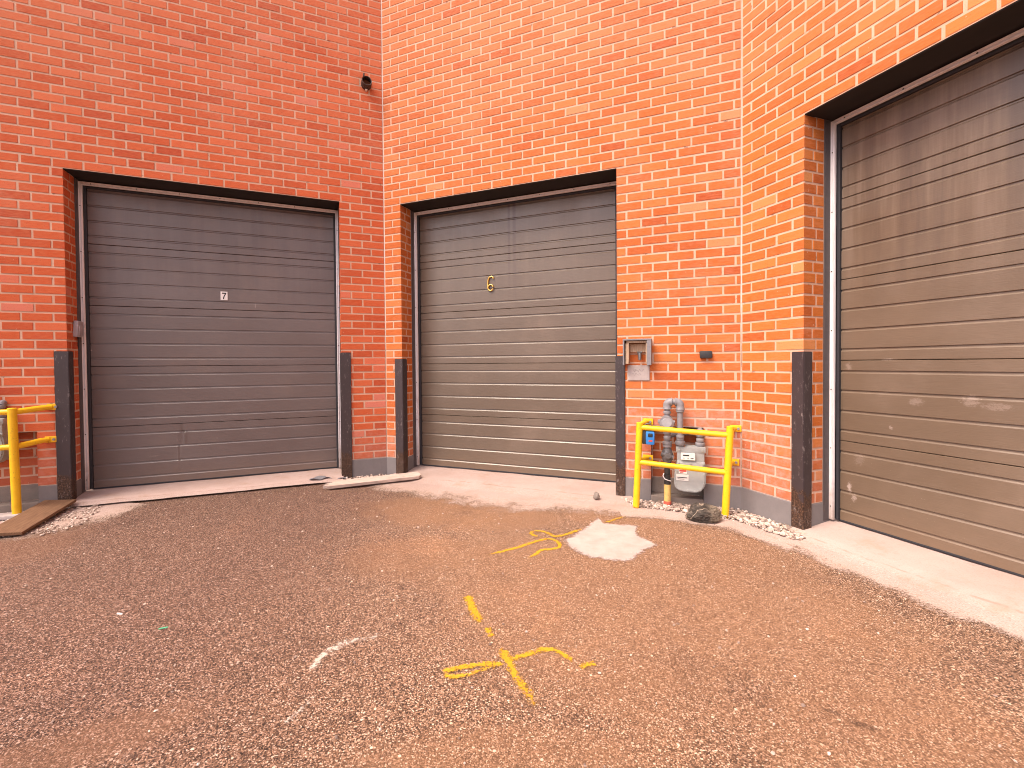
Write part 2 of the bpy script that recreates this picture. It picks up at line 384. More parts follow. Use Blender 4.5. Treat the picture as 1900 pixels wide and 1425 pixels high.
def asphalt_mat():
    k = NT('asphalt'); c, h, fine = asphalt_layers(k)
    x = k.xyz()
    # dust and dirt washed over the lot
    d1 = k.noise(.55, 6, .62, dist=.4); d2 = k.noise(1.9, 6, .68, dist=.3); d3 = k.noise(7, 5, .65)
    def blob(px, py, rx, ry, rot=0):
        q = k.n('Mapping'); q.vector_type = 'TEXTURE'; k.set(q.inputs[0], k.co)
        q.inputs['Location'].default_value = (px, py, 0); q.inputs['Rotation'].default_value = (0, 0, R(rot)); q.inputs['Scale'].default_value = (rx, ry, 1)
        s_ = k.n('SeparateXYZ'); k.set(s_.inputs[0], q.outputs[0])
        r2 = k.math('ADD', k.math('MULTIPLY', s_.outputs[0], s_.outputs[0]), k.math('MULTIPLY', s_.outputs[1], s_.outputs[1]))
        return k.rng(k.math('ADD', r2, k.math('MULTIPLY', k.math('SUBTRACT', d2, .5), 1.6)), .25, 1.1, 1, 0)
    f = blob(-.35, 3.55, 1.0, .42, -12)
    for a in ((.5, 2.2, .9, 1.1, 30), (1.35, 2.5, .55, 1.0, 20), (-1.35, 1.35, .45, .12, 28), (-.1, 1.25, .7, .22, 10), (.9, 3.35, .6, .22, -20), (-.5, 2.75, .5, .35, 0), (1.2, 1.2, .6, .7, 0), (-3.2, 3.0, .5, .5, 0)):
        f = k.math('MAXIMUM', f, k.math('MULTIPLY', blob(*a), .75))
    f = k.math('MAXIMUM', f, k.rng(d1, .52, .72, 0, .45))
    f = k.math('MULTIPLY', f, k.rng(k.math('ADD', fine, k.math('MULTIPLY', d3, .6)), .5, 1.0, 1, .4))
    c = k.mix(k.math('MULTIPLY', f, .80), c, k.mix(d3, (.34, .19, .105), (.42, .25, .155)))
    for px, py, rx, ry, rot in ((1.10, 1.49, .035, .012, -30), (1.16, 1.43, .05, .018, -25)):
        c = k.mix(k.math('MULTIPLY', blob(px, py, rx, ry, rot), .5), c, (.06, .034, .025))
    # greyer, cooler worn surface to the left
    c = k.mix(k.rng(k.math('ADD', x[0], k.math('MULTIPLY', d1, 1.1)), -1.1, .55, .85, 0), c, k.mix(1, c, (.62, .585, .66), 'MULTIPLY'))
    c = k.mix(k.rng(d2, .5, .72, 0, .5), c, k.mix(1, c, (.62, .6, .62), 'MULTIPLY'))
    d5 = k.noise(1.1, 5, .6, k.scale((1, 1, 1), (7, 3, 0)), .5)
    c = k.mix(k.rng(d5, .56, .74, 0, .5), c, k.mix(1, c, (1.35, 1.28, 1.2), 'MULTIPLY'))
    # pale dust along the aprons
    c = k.mix(1, c, (.82, .75, .675), 'MULTIPLY')
    hh = k.math('ADD', k.math('MULTIPLY', h, 1.0), k.math('MULTIPLY', fine, .6))
    return k.fin(c, .88, k.bump(hh, .7, .006), spec=.3)
M['asphalt'] = asphalt_mat()
def apron_mat():
    k = NT('apron_concrete'); t = k.attr('edge')
    c = k.ramp(k.noise(1.6, 6, .62), [(.3, (.36, .265, .232)), (.7, (.46, .355, .325))])
    g = k.rng(t, .25, .5)
    sp = k.noise(130, 3, .75)
    c = k.mix(k.math('MULTIPLY', k.math('MAXIMUM', g, .35), k.rng(sp, .5, .66, 0, .75)), c, (.25, .18, .145))
    c = k.mix(k.math('MULTIPLY', g, k.rng(sp, .42, .3, 0, .6)), c, (.66, .57, .51))
    c = k.mix(k.rng(k.noise(5, 6, .7), .5, .75, 0, .6), c, (.35, .23, .165))
    c = k.mix(k.rng(k.noise(17, 6, .75), .56, .72, 0, .45), c, (.30, .22, .18))
    sm = k.math('ABSOLUTE', k.math('SUBTRACT', k.math('ADD', t, k.math('MULTIPLY', k.math('SUBTRACT', k.noise(5, 4, .6), .5), .12)), .33))
    c = k.mix(k.math('MULTIPLY', k.rng(sm, .004, .03, .55, 0), k.rng(k.noise(9, 4, .7), .4, .6)), c, (.24, .17, .13))
    e = k.math('ADD', t, k.math('ADD', k.math('MULTIPLY', k.math('SUBTRACT', k.noise(3.4, 7, .75), .5), .75), k.math('MULTIPLY', k.math('SUBTRACT', k.noise(110, 4, .8), .5), .9)))
    c = k.mix(k.rng(e, .68, .95, 0, .5), c, (.50, .37, .285))
    m_ = k.fin(c, .93, k.bump(k.math('ADD', k.noise(140, 4, .75), k.math('MULTIPLY', k.noise(12, 4, .6), .8)), .4, .005), spec=.2)
    k.alpha(k.rng(e, .80, 1.0, 1, 0)); return m_
M['apron'] = apron_mat()
def patch_mat():
    k = NT('patch_cement'); t = k.attr('edge')
    c = k.ramp(k.noise(9, 6, .65), [(.3, (.40, .315, .285)), (.7, (.49, .405, .38))])
    c = k.mix(k.rng(k.noise(150, 3, .75), .52, .72, 0, .5), c, (.38, .28, .22))
    e = k.math('ADD', t, k.math('ADD', k.math('MULTIPLY', k.math('SUBTRACT', k.noise(16, 4, .7), .5), .5), k.math('MULTIPLY', k.math('SUBTRACT', k.noise(130, 4, .8), .5), .6)))
    m_ = k.fin(c, .93, k.bump(k.noise(150, 4, .75), .5, .004), spec=.2)
    k.alpha(k.rng(e, .8, .95, 1, 0)); return m_
M['patch'] = patch_mat()
def spray_mat(name, a, b, dens):
    k = NT(name); t = k.attr('edge'); s_ = k.attr('fade')
    c = k.ramp(k.noise(120, 4, .75), [(.35, a), (.65, b)])
    n_ = k.math('ADD', k.math('MULTIPLY', k.voro(150, out='Color'), .62), k.math('MULTIPLY', k.rng(k.noise(34, 5, .75), .3, .7), .42))
    f = k.math('SUBTRACT', k.math('MULTIPLY', k.math('SUBTRACT', 1.0, k.math('POWER', t, 1.4)), k.math('MULTIPLY', s_, .98)), n_)
    m_ = k.fin(c, .8, k.bump(k.noise(200, 3, .8), .5, .004), spec=.3)
    k.alpha(k.rng(f, dens - .26, dens + .26, 0, .8)); return m_
M['sprayyellow'] = spray_mat('yellow_spray_paint', (.52, .27, .012), (.70, .40, .02), .20)
M['spraywhite'] = spray_mat('white_scrape', (.50, .40, .33), (.68, .60, .54), .34)

# ------------------------------------------------------------------ ground
bm = B(); bmesh.ops.create_grid(bm, x_segments=60, y_segments=60, size=100)
obj('asphalt_lot', bm, M['asphalt'])['kind'] = 'structure'

# ------------------------------------------------------------------ building: brick walls
TOP = 92
JR, JL = 5.858, 34.692          # opening of the left door (courses left of the corner)
BL, BR = 2.700, 31.621          # opening of the middle door
CL, CRR = 6.583, 35.50          # opening of the right door
BE = 44.159                     # length of the middle wall
RC = (35.27, 40.60)             # recess in the middle wall
RA = (-43.6, -37.44)            # recess in the left wall
MORT = .0030 / S                # mortar sits this far behind the brick face
def brick(bm, x0, x1, z0, z1, L, rl, dl, dust, end0, end1, y=0, ax=None):
    """one brick face with a small bevel; ax maps (u, out, z) to the mesh"""
    jt = .086                    # half of a joint, courses
    a = x0 + (0 if end0 else jt + random.uniform(-.02, .02)); b = x1 - (0 if end1 else jt + random.uniform(-.02, .02))
    c = z0 + jt + random.uniform(-.016, .016); d = z1 - jt + random.uniform(-.016, .016)
    if b - a < .12: return
    cu = .03
    p = random.uniform(-.012, .012); tl = random.uniform(-.012, .012)
    e0 = 0 if end0 else cu; e1 = 0 if end1 else cu
    fr = [(a + e0, y + p, c + cu), (b - e1, y + p + tl * .3, c + cu), (b - e1, y + p + tl, d - cu), (a + e0, y + p + tl, d - cu)]
    if end0 or end1: fr = [(q[0], y, q[2]) for q in fr]
    bk = [(a, y + .085, c), (b, y + .085, c), (b, y + .085, d), (a, y + .085, d)]
    F = [bm.verts.new(ax(*q)) for q in fr]; K = [bm.verts.new(ax(*q)) for q in bk]
    fs = [bm.faces.new(F)]
    for i in range(4):
        if (i == 3 and end0) or (i == 1 and end1): continue
        j = (i + 1) % 4; fs.append(bm.faces.new((F[j], F[i], K[i], K[j])))
    r = random.random()
    for f in fs: f[rl] = r; f[dl] = dust
def rows(bm, k0, k1, segs, phase, dust, ax, y=0, ends=()):
    """brick rows k0..k1-1; segs(k) gives [(x0,x1,isend0,isend1)], phase(k,x) a perpend position"""
    rl = bm.faces.layers.float.get('rnd') or bm.faces.layers.float.new('rnd')
    dl = bm.faces.layers.float.get('dust') or bm.faces.layers.float.new('dust')
    for k in range(k0, k1):
        for (x0, x1, e0, e1) in segs(k):
            ph = phase(k, (x0 + x1) / 2)
            n0 = math.ceil((x0 - ph) / P + .06)
            cuts = [x0]; q = ph + n0 * P
            while q < x1 - .25:
                if q > x0 + .25: cuts.append(q + random.uniform(-.05, .05))
                q += P
            cuts.append(x1)
            du = dust(k, (x0 + x1) / 2)
            for i in range(len(cuts) - 1):
                brick(bm, cuts[i], cuts[i + 1], k, k + 1, P, rl, dl, du * random.uniform(.6, 1.1) , e0 and i == 0, e1 and i == len(cuts) - 2, y, ax)
            v = [bm.verts.new(ax(*c)) for c in ((x0, y + MORT, k), (x1, y + MORT, k), (x1, y + MORT, k + 1), (x0, y + MORT, k + 1))]
            f = bm.faces.new(v); f.material_index = 1; f[rl] = 0; f[dl] = du
plain = lambda x, y, z: (x * S, y * S, z * S)
def jamb_ax(x, sgn):            # a return running into the building at x; its visible side faces sgn
    return lambda u, o, z: ((x - sgn * o) * S, u * S, z * S)

building = thing('brick_building', Matrix.Identity(4), 'orange red brick warehouse corner with three brown roll-up doors over grey concrete foundation', 'building')
LINT = 35
def no_recalc(name, bm, mats, F):
    return obj(name, bm, mats, building, F, recalc=False)
def dust_fn(w):
    def f(k, x):
        if w == 'C': return 1 if k < 7 else .1
        if w == 'B': return (1 if k < 8 else .15) if x > 31 else (.9 if k < 3 else .15)
        return (.6 if k < 4 else .1)
    return f
# left wall
def segsA(k):
    L = -70
    if k >= LINT: return [(L, 0, 0, 0)]
    o = [(-JR, 0, 1, 0)]
    if k < 6: o += [(L, RA[0], 0, 1), (RA[1], -JL, 1, 1)]
    else: o += [(L, -JL, 0, 1)]
    return o
def phaseA(k, x):
    if k < LINT and x < -JL: return (-JL if k % 2 else -JL - .4 * P)
    return -2.97 if k % 2 else -1.75
bm = B(); rows(bm, 0, TOP, segsA, phaseA, dust_fn('A'), plain)
def jamb(bm, x, sgn, depth=2.6, k1=LINT, ph=(0, 1.15), k0=0, y0=0):
    rows(bm, k0, k1, lambda k: [(y0, depth, 1, 0)], lambda k, u: (1.15 if k % 2 else 1.62), lambda k, u: .5 if k < 6 else 0, jamb_ax(x, sgn))
jamb(bm, -JL, 1); jamb(bm, -JR, -1)
# recess of the left wall
jamb(bm, RA[0], 1, 1.4, 6); jamb(bm, RA[1], -1, 1.4, 6)
rows(bm, 0, 6, lambda k: [(RA[0], RA[1], 0, 0)], lambda k, x: RA[1] - (0.9 if k % 2 else 2.2), lambda k, x: .2, plain, 1.4)
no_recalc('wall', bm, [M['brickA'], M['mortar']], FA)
# middle wall
def segsB(k):
    if k >= LINT: return [(0, BE, 0, 0)]
    o = [(0, BL, 0, 1)]
    if k < 6: o += [(BR, RC[0], 1, 1), (RC[1], BE, 1, 0)]
    else: o += [(BR, BE, 1, 0)]
    return o
def phaseB(k, x):
    if k < LINT and x > BR: return 32.74 if k % 2 else 34.30
    return 2.66 if k % 2 else 1.35
bm = B(); rows(bm, 0, TOP, segsB, phaseB, dust_fn('B'), plain)
jamb(bm, BL, 1); jamb(bm, BR, -1)
jamb(bm, RC[0], 1, 1.4, 6); jamb(bm, RC[1], -1, 1.4, 6)
rows(bm, 0, 6, lambda k: [(RC[0], RC[1], 0, 0)], lambda k, x: RC[0] + (0.9 if k % 2 else 2.2), lambda k, x: .25, plain, 1.4)
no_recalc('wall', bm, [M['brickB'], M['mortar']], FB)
# right wall
segsC = lambda k: [(0, 70, 0, 0)] if k >= LINT else [(0, CL, 0, 1), (CRR, 70, 1, 0)]
phaseC = lambda k, x: 0 if k % 2 else 1.15
bm = B(); rows(bm, 0, TOP, segsC, phaseC, dust_fn('C'), plain)
jamb(bm, CL, 1); jamb(bm, CRR, -1)
no_recalc('wall', bm, [M['brickC'], M['mortar']], FC)

def cbox(bm, a, b, bev=0, mi=0): return box(bm, tuple(v * S for v in a), tuple(v * S for v in b), bev, None, mi)
# foundations (flush with the bricks), recess ledges, ceilings of the recesses
for F, spans in ((FA, [(-70, RA[0]), (RA[1], -JL), (-JR, .3)]), (FB, [(-.3, BL), (BR, RC[0]), (RC[1], BE + .3)]), (FC, [(-.3, CL), (CRR, 70)])):
    for a, b in spans:
        bm = B(); cbox(bm, (a, -.04, -3.6), (b, 3.64, -.012), .006); obj('foundation', bm, M['foundation'], building, F)
for F, (a, b) in ((FA, RA), (FB, RC)):
    bm = B(); zb = -1.72
    cbox(bm, (a - .02, -.05, -3.6), (b + .02, 1.42, zb), .008); cbox(bm, (a, 1.36, zb + .01), (b, 2.4, -.02), .004)
    obj('ledge', bm, M['ledge'], building, F)
    bm = B(); cbox(bm, (a - .2, .1, 5.96), (b + .2, 2.2, 6.04))
    obj('recess_lintel', bm, M['soffit'], building, F)
# lintels and soffits over the doors
for F, a, b in ((FA, -JL, -JR), (FB, BL, BR), (FC, CL, CRR)):
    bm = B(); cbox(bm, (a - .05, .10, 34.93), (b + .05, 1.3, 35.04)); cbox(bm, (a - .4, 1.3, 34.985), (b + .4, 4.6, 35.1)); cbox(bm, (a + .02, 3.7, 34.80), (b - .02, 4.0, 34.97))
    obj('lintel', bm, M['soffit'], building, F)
# roof slab closing the building
bm = B()
top = [FA @ Vector((-70 * S, 0, 0)), FA @ Vector((0, 0, 0)), FC @ Vector((0, 0, 0)), FC @ Vector((70 * S, 0, 0)), FC @ Vector((70 * S, 60 * S, 0)), FA @ Vector((-70 * S, 90 * S, 0))]
vb = [bm.verts.new((p.x, p.y, (TOP + GZ) * S)) for p in top]; vt = [bm.verts.new((p.x, p.y, (TOP + GZ) * S + .25)) for p in top]
bm.faces.new(vb[::-1]); bm.faces.new(vt)
for i in range(6): bm.faces.new((vb[i], vb[(i + 1) % 6], vt[(i + 1) % 6], vt[i]))
obj('roof', bm, M['soffit'], building)

# ------------------------------------------------------------------ doors
ZB, ZT, DY = -1.60, 35.05, 3.95
def section_profile(z0, z1):
    """(z, depth) outline of one pressed door section with four ribs"""
    h = z1 - z0; pts = [(z0 + .012, .3), (z0 + .02, .04), (z0 + .06, 0)]
    for q in (.135, .375, .625, .865):
        zc = z0 + q * h
        pts += [(zc - .185, 0), (zc - .075, .085), (zc + .055, .10), (zc + .085, .01), (zc + .10, 0)]
    pts += [(z1 - .06, 0), (z1 - .03, .04), (z1 - .015, .3)]
    return pts
def make_door(F, a, b, mat, label, dent=None, seams=None):
    door = bpy.data.objects.new('garage_door', None); col.objects.link(door); door.parent = building; door['label'] = label
    door.empty_display_size = .2
    door.matrix_local = F @ Matrix.Translation((0, 0, ZB * S))
    zz = [ZB * S] * 1
    Z = lambda z: (z - ZB) * S
    n = 5; edges = seams or [ZB + (ZT - ZB) * i / n for i in range(n + 1)]
    x0, x1 = a + .57, b - .57
    for i in range(n):
        nx = 260 if dent and i == 0 else 40
        bm = B(); pr = section_profile(edges[i], edges[i + 1]); prev = None
        for j in range(nx + 1):
            x = x0 + (x1 - x0) * j / nx
            ring = []
            for z, d in pr:
                y = DY + d + .012 * math.sin(x * .9 + i * 2.1) + .01 * math.sin(z * 1.1 + x * .33 + i)
                if dent:
                    for dx, dz, rx, rz, dd in dent:
                        y += dd * math.exp(-((x - dx) / rx) ** 2 - ((z - dz) / rz) ** 2)
                ring.append(bm.verts.new((x * S, y * S, Z(z))))
            if prev:
                for q in range(len(pr) - 1): bm.faces.new((prev[q], ring[q], ring[q + 1], prev[q + 1]))
            prev = ring
        obj('door_section', bm, mat, door, smooth=True, recalc=False, sharp=16)
    def piece(name, mt, boxes, bev):
        bm = B()
        for p, q in boxes: box(bm, (p[0] * S, p[1] * S, Z(p[2])), (q[0] * S, q[1] * S, Z(q[2])), bev)
        return obj(name, bm, mt, door)
    # aluminium stop round the opening: two uprights and a head, each with two raised beads
    for e, sg in ((a, 1), (b, -1)):
        piece('frame_upright', M['trim'], [((e - sg * .02, 3.40, ZB - .02), (e + sg * .38, 3.62, 34.86)), ((e + sg * .01, 3.32, ZB), (e + sg * .10, 3.41, 34.84)), ((e + sg * .25, 3.30, ZB), (e + sg * .36, 3.41, 34.5))], .0015)
        piece('weather_strip', M['rubber'], [((e + sg * .39, 3.70, ZB), (e + sg * .64, 4.3, 34.46))], .003)
        piece('steel_jamb', M['darkframe'], [((e - sg * .3, 2.62, ZB - .1), (e + sg * .05, 3.40, 34.95))], .002)
        for k in range(7):
            z = ZB + 1.2 + k * 5.4; bm = B(); x = e + sg * .17
            tube(bm, [(x * S, 3.42 * S, Z(z)), (x * S, 3.36 * S, Z(z))], .004, 8); obj('screw', bm, M['screw'], door)
    piece('frame_head', M['trim'], [((a + .39, 3.40, 34.46), (b - .39, 3.62, 34.86)), ((a + .38, 3.32, 34.74), (b - .38, 3.41, 34.84)), ((a + .39, 3.30, 34.47), (b - .39, 3.41, 34.58))], .0015)
    piece('weather_strip', M['rubber'], [((a + .65, 3.72, 34.22), (b - .65, 4.3, 34.46))], .003)
    piece('seam_light_block', M['rubber'], [((a - 1, DY + .5, ZB - 1), (b + 1, DY + .8, 36))], 0)  # added sheet behind the sections; keeps outside brightness from showing through the seams
    for k in range(7):
        x = a + 1.2 + (b - a - 2.4) * k / 6; bm = B()
        tube(bm, [(x * S, 3.42 * S, Z(34.66)), (x * S, 3.36 * S, Z(34.66))], .004, 8); obj('screw', bm, M['screw'], door)
    bm = B(); box(bm, (x0 * S, (DY - .02) * S, Z(ZB - .12)), (x1 * S, (DY + .5) * S, Z(ZB + .06)), .003)
    obj('bottom_seal', bm, M['rubber'], door)
    return door, Z
dent = [(-24.75, 3.30, .45, .15, .20), (-25.0, 4.2, .20, .7, .15), (-24.7, 4.3, .14, .55, -.09), (-25.32, 1.9, .09, 1.2, .07), (-25.5, 1.7, .13, 1.2, -.04), (-28.3, 1.7, .12, .5, .05)]
doorA, Z = make_door(FA, -JL, -JR, M['doorA'], 'dark grey brown roll-up door with a white number 7 plate', dent)
doorB, _ = make_door(FB, BL, BR, M['doorB'], 'taupe roll-up door with a brass number 6 and stain streaks')
doorC, _ = make_door(FC, CL, CRR, M['doorC'], 'tall brown roll-up door with rain streaks cut by the frame edge', [(20, 8, 3, 2, .05)])
# white plate with a black 7
num = bpy.data.objects.new('number_plate', None); col.objects.link(num); num.parent = doorA
num.matrix_local = Matrix.Translation((-20.10 * S, (DY - .02) * S, Z(22.19)))
num.parent = None
bm = B(); w, h = .056 / 2, .078 / 2
w, h = .40 * S, .56 * S
x0, z0 = -20.10 * S, Z(22.19); y = (DY - .03) * S
box(bm, (x0 - w, y - .002, z0 - h), (x0 + w, y + .003, z0 + h), .0008)
bpy.data.objects.remove(num)
plate = obj('number_plate', bm, [M['white'], M['black']], doorA)
bm = bmesh.new(); bm.from_mesh(plate.data)
seven = [(-.62, .78), (.66, .78), (.66, .52), (.30, .10), (.08, -.34), (-.02, -.80), (-.34, -.80), (-.24, -.30), (.02, .16), (.30, .50), (-.62, .50)]
prism(bm, [(x0 + px * w * .95, z0 + pz * h * .95) for px, pz in seven], y - .0028, y - .0015, 1)
bm.normal_update(); bm.to_mesh(plate.data); bm.free()
# brass 6
bm = B(); x0, z0, y = 14.40 * S, Z(23.85), (DY - .14) * S
q = lambda u, v: Vector((x0 + u * S, y, z0 + v * S))
pts = [q(.44, .66), q(.40, .84), q(.22, .97), q(-.02, .95), q(-.22, .80), q(-.34, .5), q(-.38, 0), q(-.38, -.45)] + [q(.02 + .38 * math.cos(R(t)), -.52 + .40 * math.sin(R(t))) for t in range(190, 345, 15)]
tube(bm, pts, .0078, 10)
pts = [q(.02 + .38 * math.cos(R(t)), -.52 + .40 * math.sin(R(t))) for t in range(176, 5, -15)]
tube(bm, pts, .0078, 10)
obj('house_number', bm, M['brass'], doorB, smooth=True)

# ------------------------------------------------------------------ steel corner guards
def guard(F, x, d, front, side, ztop, has_side=True, lab=None):
    """angle iron on a wall corner: front leg `front` wide outside the opening, side leg into the jamb; d=+1 opening on the right"""
    bm = B(); t = .16; z0 = -GZ - .4
    Zg = lambda z: (z + GZ) * S
    xi = x + d * .18
    prof = [(xi, -.17), (xi - d * front, -.17), (xi - d * front, .02), (xi - d * .185, .02), (xi - d * .185, side), (xi, side)]
    a = [bm.verts.new((p[0] * S, p[1] * S, Zg(z0))) for p in prof]; b = [bm.verts.new((p[0] * S, p[1] * S, Zg(ztop))) for p in prof]
    bm.faces.new(a); bm.faces.new(b)
    for i in range(6):
        j = (i + 1) % 6; bm.faces.new((a[i], b[i], b[j], a[j]))
    bmesh.ops.recalc_face_normals(bm, faces=bm.faces)
    bmesh.ops.bevel(bm, geom=[e for e in bm.edges], offset=.004, segments=2, affect='EDGES')
    o = obj('corner_guard', bm, M['guard'], building, F @ Matrix.Translation((0, 0, -GZ * S)), smooth=True)
    if lab: o['label'] = lab
guard(FA, -JL, 1, 1.28, .95, 14.78)
guard(FA, -JR, -1, 1.36, .95, 14.70)
guard(FB, BL, 1, 1.30, .95, 13.77)
guard(FB, BR, -1, 1.05, .95, 13.77)
guard(FC, CL, 1, 1.20, .92, 13.88, lab='scratched steel corner guard with rusty foot at the right door')

# ------------------------------------------------------------------ concrete aprons in front of the doors
def resample(pl, n):
    pl = [Vector(p) for p in pl]; d = [0]
    for i in range(1, len(pl)): d.append(d[-1] + (pl[i] - pl[i - 1]).length)
    out = []
    for k in range(n):
        t = d[-1] * k / (n - 1); i = 0
        while i < len(d) - 2 and d[i + 1] < t: i += 1
        f = (t - d[i]) / max(1e-9, d[i + 1] - d[i]); out.append(pl[i].lerp(pl[i + 1], f))
    return out
def apron(name, rails, tz, n=80, m_=14):
    """rails: polylines from the door outwards; tz: (edge value) of each rail"""
    R_ = [resample(r, n) for r in rails]; bm = B(); el = bm.verts.layers.float.new('edge'); g = []
    for i in range(len(R_) - 1):
        for s in range(m_ if i < len(R_) - 2 else m_ + 1):
            f = s / m_; row = []
            for k in range(n):
                p = R_[i][k].lerp(R_[i + 1][k], f)
                p.z += .004 * noise.noise(Vector((p.x * 4, p.y * 4, 0)))
                v = bm.verts.new(p); v[el] = tz[i] + (tz[i + 1] - tz[i]) * f; row.append(v)
            g.append(row)
    for i in range(len(g) - 1):
        for k in range(n - 1): bm.faces.new((g[i][k], g[i][k + 1], g[i + 1][k + 1], g[i + 1][k]))
    o = obj(name, bm, M['apron'], smooth=True)
    if o.data.polygons[0].normal.z < 0: o.data.flip_normals()
    o['kind'] = 'structure'; return o
def W(F, x, y, z): return F @ Vector((x * S, y * S, z * S))
gz = .004
apron('concrete_apron', [[W(FA, -JL - .2, 4.6, -1.74), W(FA, -JR + .2, 4.6, -1.74)],
                         [W(FA, -JL - .1, -.1, -1.98), W(FA, -JR + .1, -.1, -2.0)],
                         [W(FA, -34.3, -1.0, -2.35), W(FA, -26, -1.15, -2.4), W(FA, -14, -1.1, -2.4), W(FA, -6.2, -1.2, -2.4)],
                         [(-3.60, 3.86, .003), (-3.45, 3.98, .003), (-3.28, 4.10, .003), (-3.03, 4.22, .003), (-2.66, 4.36, .003), (-2.19, 4.45, .003), (-1.75, 4.45, .003), (-1.50, 4.44, .003)]], [0, .2, .55, 1])
apron('concrete_apron', [[W(FB, BL - .2, 4.6, -1.74), W(FB, BR + .2, 4.6, -1.74)],
                         [W(FB, BL - 1.3, -.1, -2.1), W(FB, 14, -.1, -2.0), W(FB, BR + 1.6, -.1, -2.1)],
                         [W(FB, BL - 2.6, -1.4, -2.45), W(FB, 14, -3.0, -2.4), W(FB, BR + 2.6, -2.0, -2.55)],
                         [(-1.26, 4.28, .003), (-1.10, 4.12, .003), (-.80, 4.02, .003), (-.60, 3.84, .003), (-.32, 3.70, .003), (0, 3.50, .003), (.317, 3.54, .003), (.571, 3.50, .003), (.78, 3.43, .003), (.96, 3.40, .003), (1.15, 3.36, .003)]], [0, .2, .6, 1])
apron('concrete_apron', [[W(FC, CL - .2, 4.6, -1.74), W(FC, CRR + .2, 4.6, -1.74)],
                         [W(FC, CL - .8, -.1, -2.15), W(FC, CRR + .2, -.1, -1.95)],
                         [W(FC, CL - 1.0, -1.5, -2.5), W(FC, CRR + .2, -2.3, -2.3)],
                         [(1.70, 3.03, .002), (1.76, 2.85, .002), (1.84, 2.60, .002), (1.90, 2.36, .002), (1.985, 2.2, .002), (2.01, 2.04, .002), (2.07, 1.93, .002), (2.12, 1.80, .002), (2.3, 1.2, .002), (2.4, .8, .002)]], [0, .2, .45, 1])
# trampled pale strip in front of the gravel that ties the two aprons together
apron('dust_strip', [[(.95, 3.72, .006), (1.3, 3.66, .006), (1.6, 3.52, .006), (1.86, 3.36, .006), (1.98, 3.12, .006), (2.02, 2.95, .006)],
                     [(.95, 3.60, .0055), (1.25, 3.52, .0055), (1.5, 3.42, .0055), (1.70, 3.26, .0055), (1.80, 3.08, .0055), (1.90, 2.88, .0055)],
                     [(.92, 3.36, .005), (1.16, 3.36, .005), (1.36, 3.24, .005), (1.54, 3.10, .005), (1.66, 2.95, .005), (1.74, 2.72, .005)]], [0.4, .5, 1], 60, 8)
apron('dust_strip', [[(-5.2, 3.10, .006), (-4.4, 3.50, .006), (-3.80, 3.74, .006), (-3.52, 3.84, .006), (-3.36, 4.02, .006)],
                     [(-5.2, 2.98, .0055), (-4.3, 3.25, .0055), (-3.60, 3.40, .0055), (-3.30, 3.60, .0055), (-3.20, 3.86, .0055)],
                     [(-5.2, 2.70, .005), (-4.1, 2.86, .005), (-3.30, 2.98, .005), (-2.98, 3.22, .005), (-2.92, 3.80, .005)]], [0.45, .6, 1], 60, 8)
# cement patch on the asphalt
pp = [(.739, 3.393), (.757, 3.278), (.865, 3.242), (.998, 3.217), (.947, 3.114), (.931, 3.026), (.967, 2.96), (1.017, 2.88), (.924, 2.806), (.845, 2.728), (.801, 2.668), (.734, 2.633), (.554, 2.68), (.472, 2.766), (.43, 2.883), (.423, 2.954), (.488, 3.026), (.6, 3.173)]
rim = resample([(*p, .004) for p in pp + pp[:1]], 121)[:-1]; c0 = Vector((.72, 2.95, .008))
bm = B(); el = bm.verts.layers.float.new('edge'); prev = None; cv = bm.verts.new(c0); cv[el] = 0
for t in (.3, .6, .8, .92, 1.06):
    ring = []
    for p in rim:
        v = bm.verts.new(c0.lerp(p, t)); v.co.z = .009 - .005 * min(1, t); v[el] = min(1, max(0, (t - .5) / .52)); ring.append(v)
    for i in range(120):
        j = (i + 1) % 120
        if prev: bm.faces.new((prev[i], prev[j], ring[j], ring[i]))
        else: bm.faces.new((cv, ring[i], ring[j]))
    prev = ring
o = obj('cement_patch', bm, M['patch'], smooth=True); o['kind'] = 'structure'
if o.data.polygons[0].normal.z < 0: o.data.flip_normals()

# ------------------------------------------------------------------ spray paint and scrapes on the asphalt
def ribbon(bm, pts, width, f0=1, f1=1, z=.0025, n=40):
    el = bm.verts.layers.float.get('edge') or bm.verts.layers.float.new('edge')
    fl = bm.verts.layers.float.get('fade') or bm.verts.layers.float.new('fade')
    # Catmull-Rom through the points
    P_ = [Vector((*p[:2], 0)) for p in pts]; P_ = [2 * P_[0] - P_[1]] + P_ + [2 * P_[-1] - P_[-2]]; cur = []
    for i in range(1, len(P_) - 2):
        for s in range(8):
            t = s / 8; a, b, c, d = P_[i - 1:i + 3]
            cur.append(.5 * ((2 * b) + (c - a) * t + (2 * a - 5 * b + 4 * c - d) * t * t + (3 * b - a - 3 * c + d) * t ** 3))
    cur.append(P_[-2]); cur = resample(cur, n); prev = None
    for i, p in enumerate(cur):
        t = (cur[min(i + 1, n - 1)] - cur[max(i - 1, 0)]).normalized(); s = Vector((-t.y, t.x, 0)); u = i / (n - 1)
        fade = (f0 + (f1 - f0) * u) * min(1, .35 + 7 * min(u, 1 - u))
        row = []
        for q in (-1, -.5, 0, .5, 1):
            v = bm.verts.new(p + s * q * width * .5); v.co.z = z; v[el] = abs(q); v[fl] = fade; row.append(v)
        if prev:
            for k in range(4): bm.faces.new((prev[k], row[k], row[k + 1], prev[k + 1]))
        prev = row
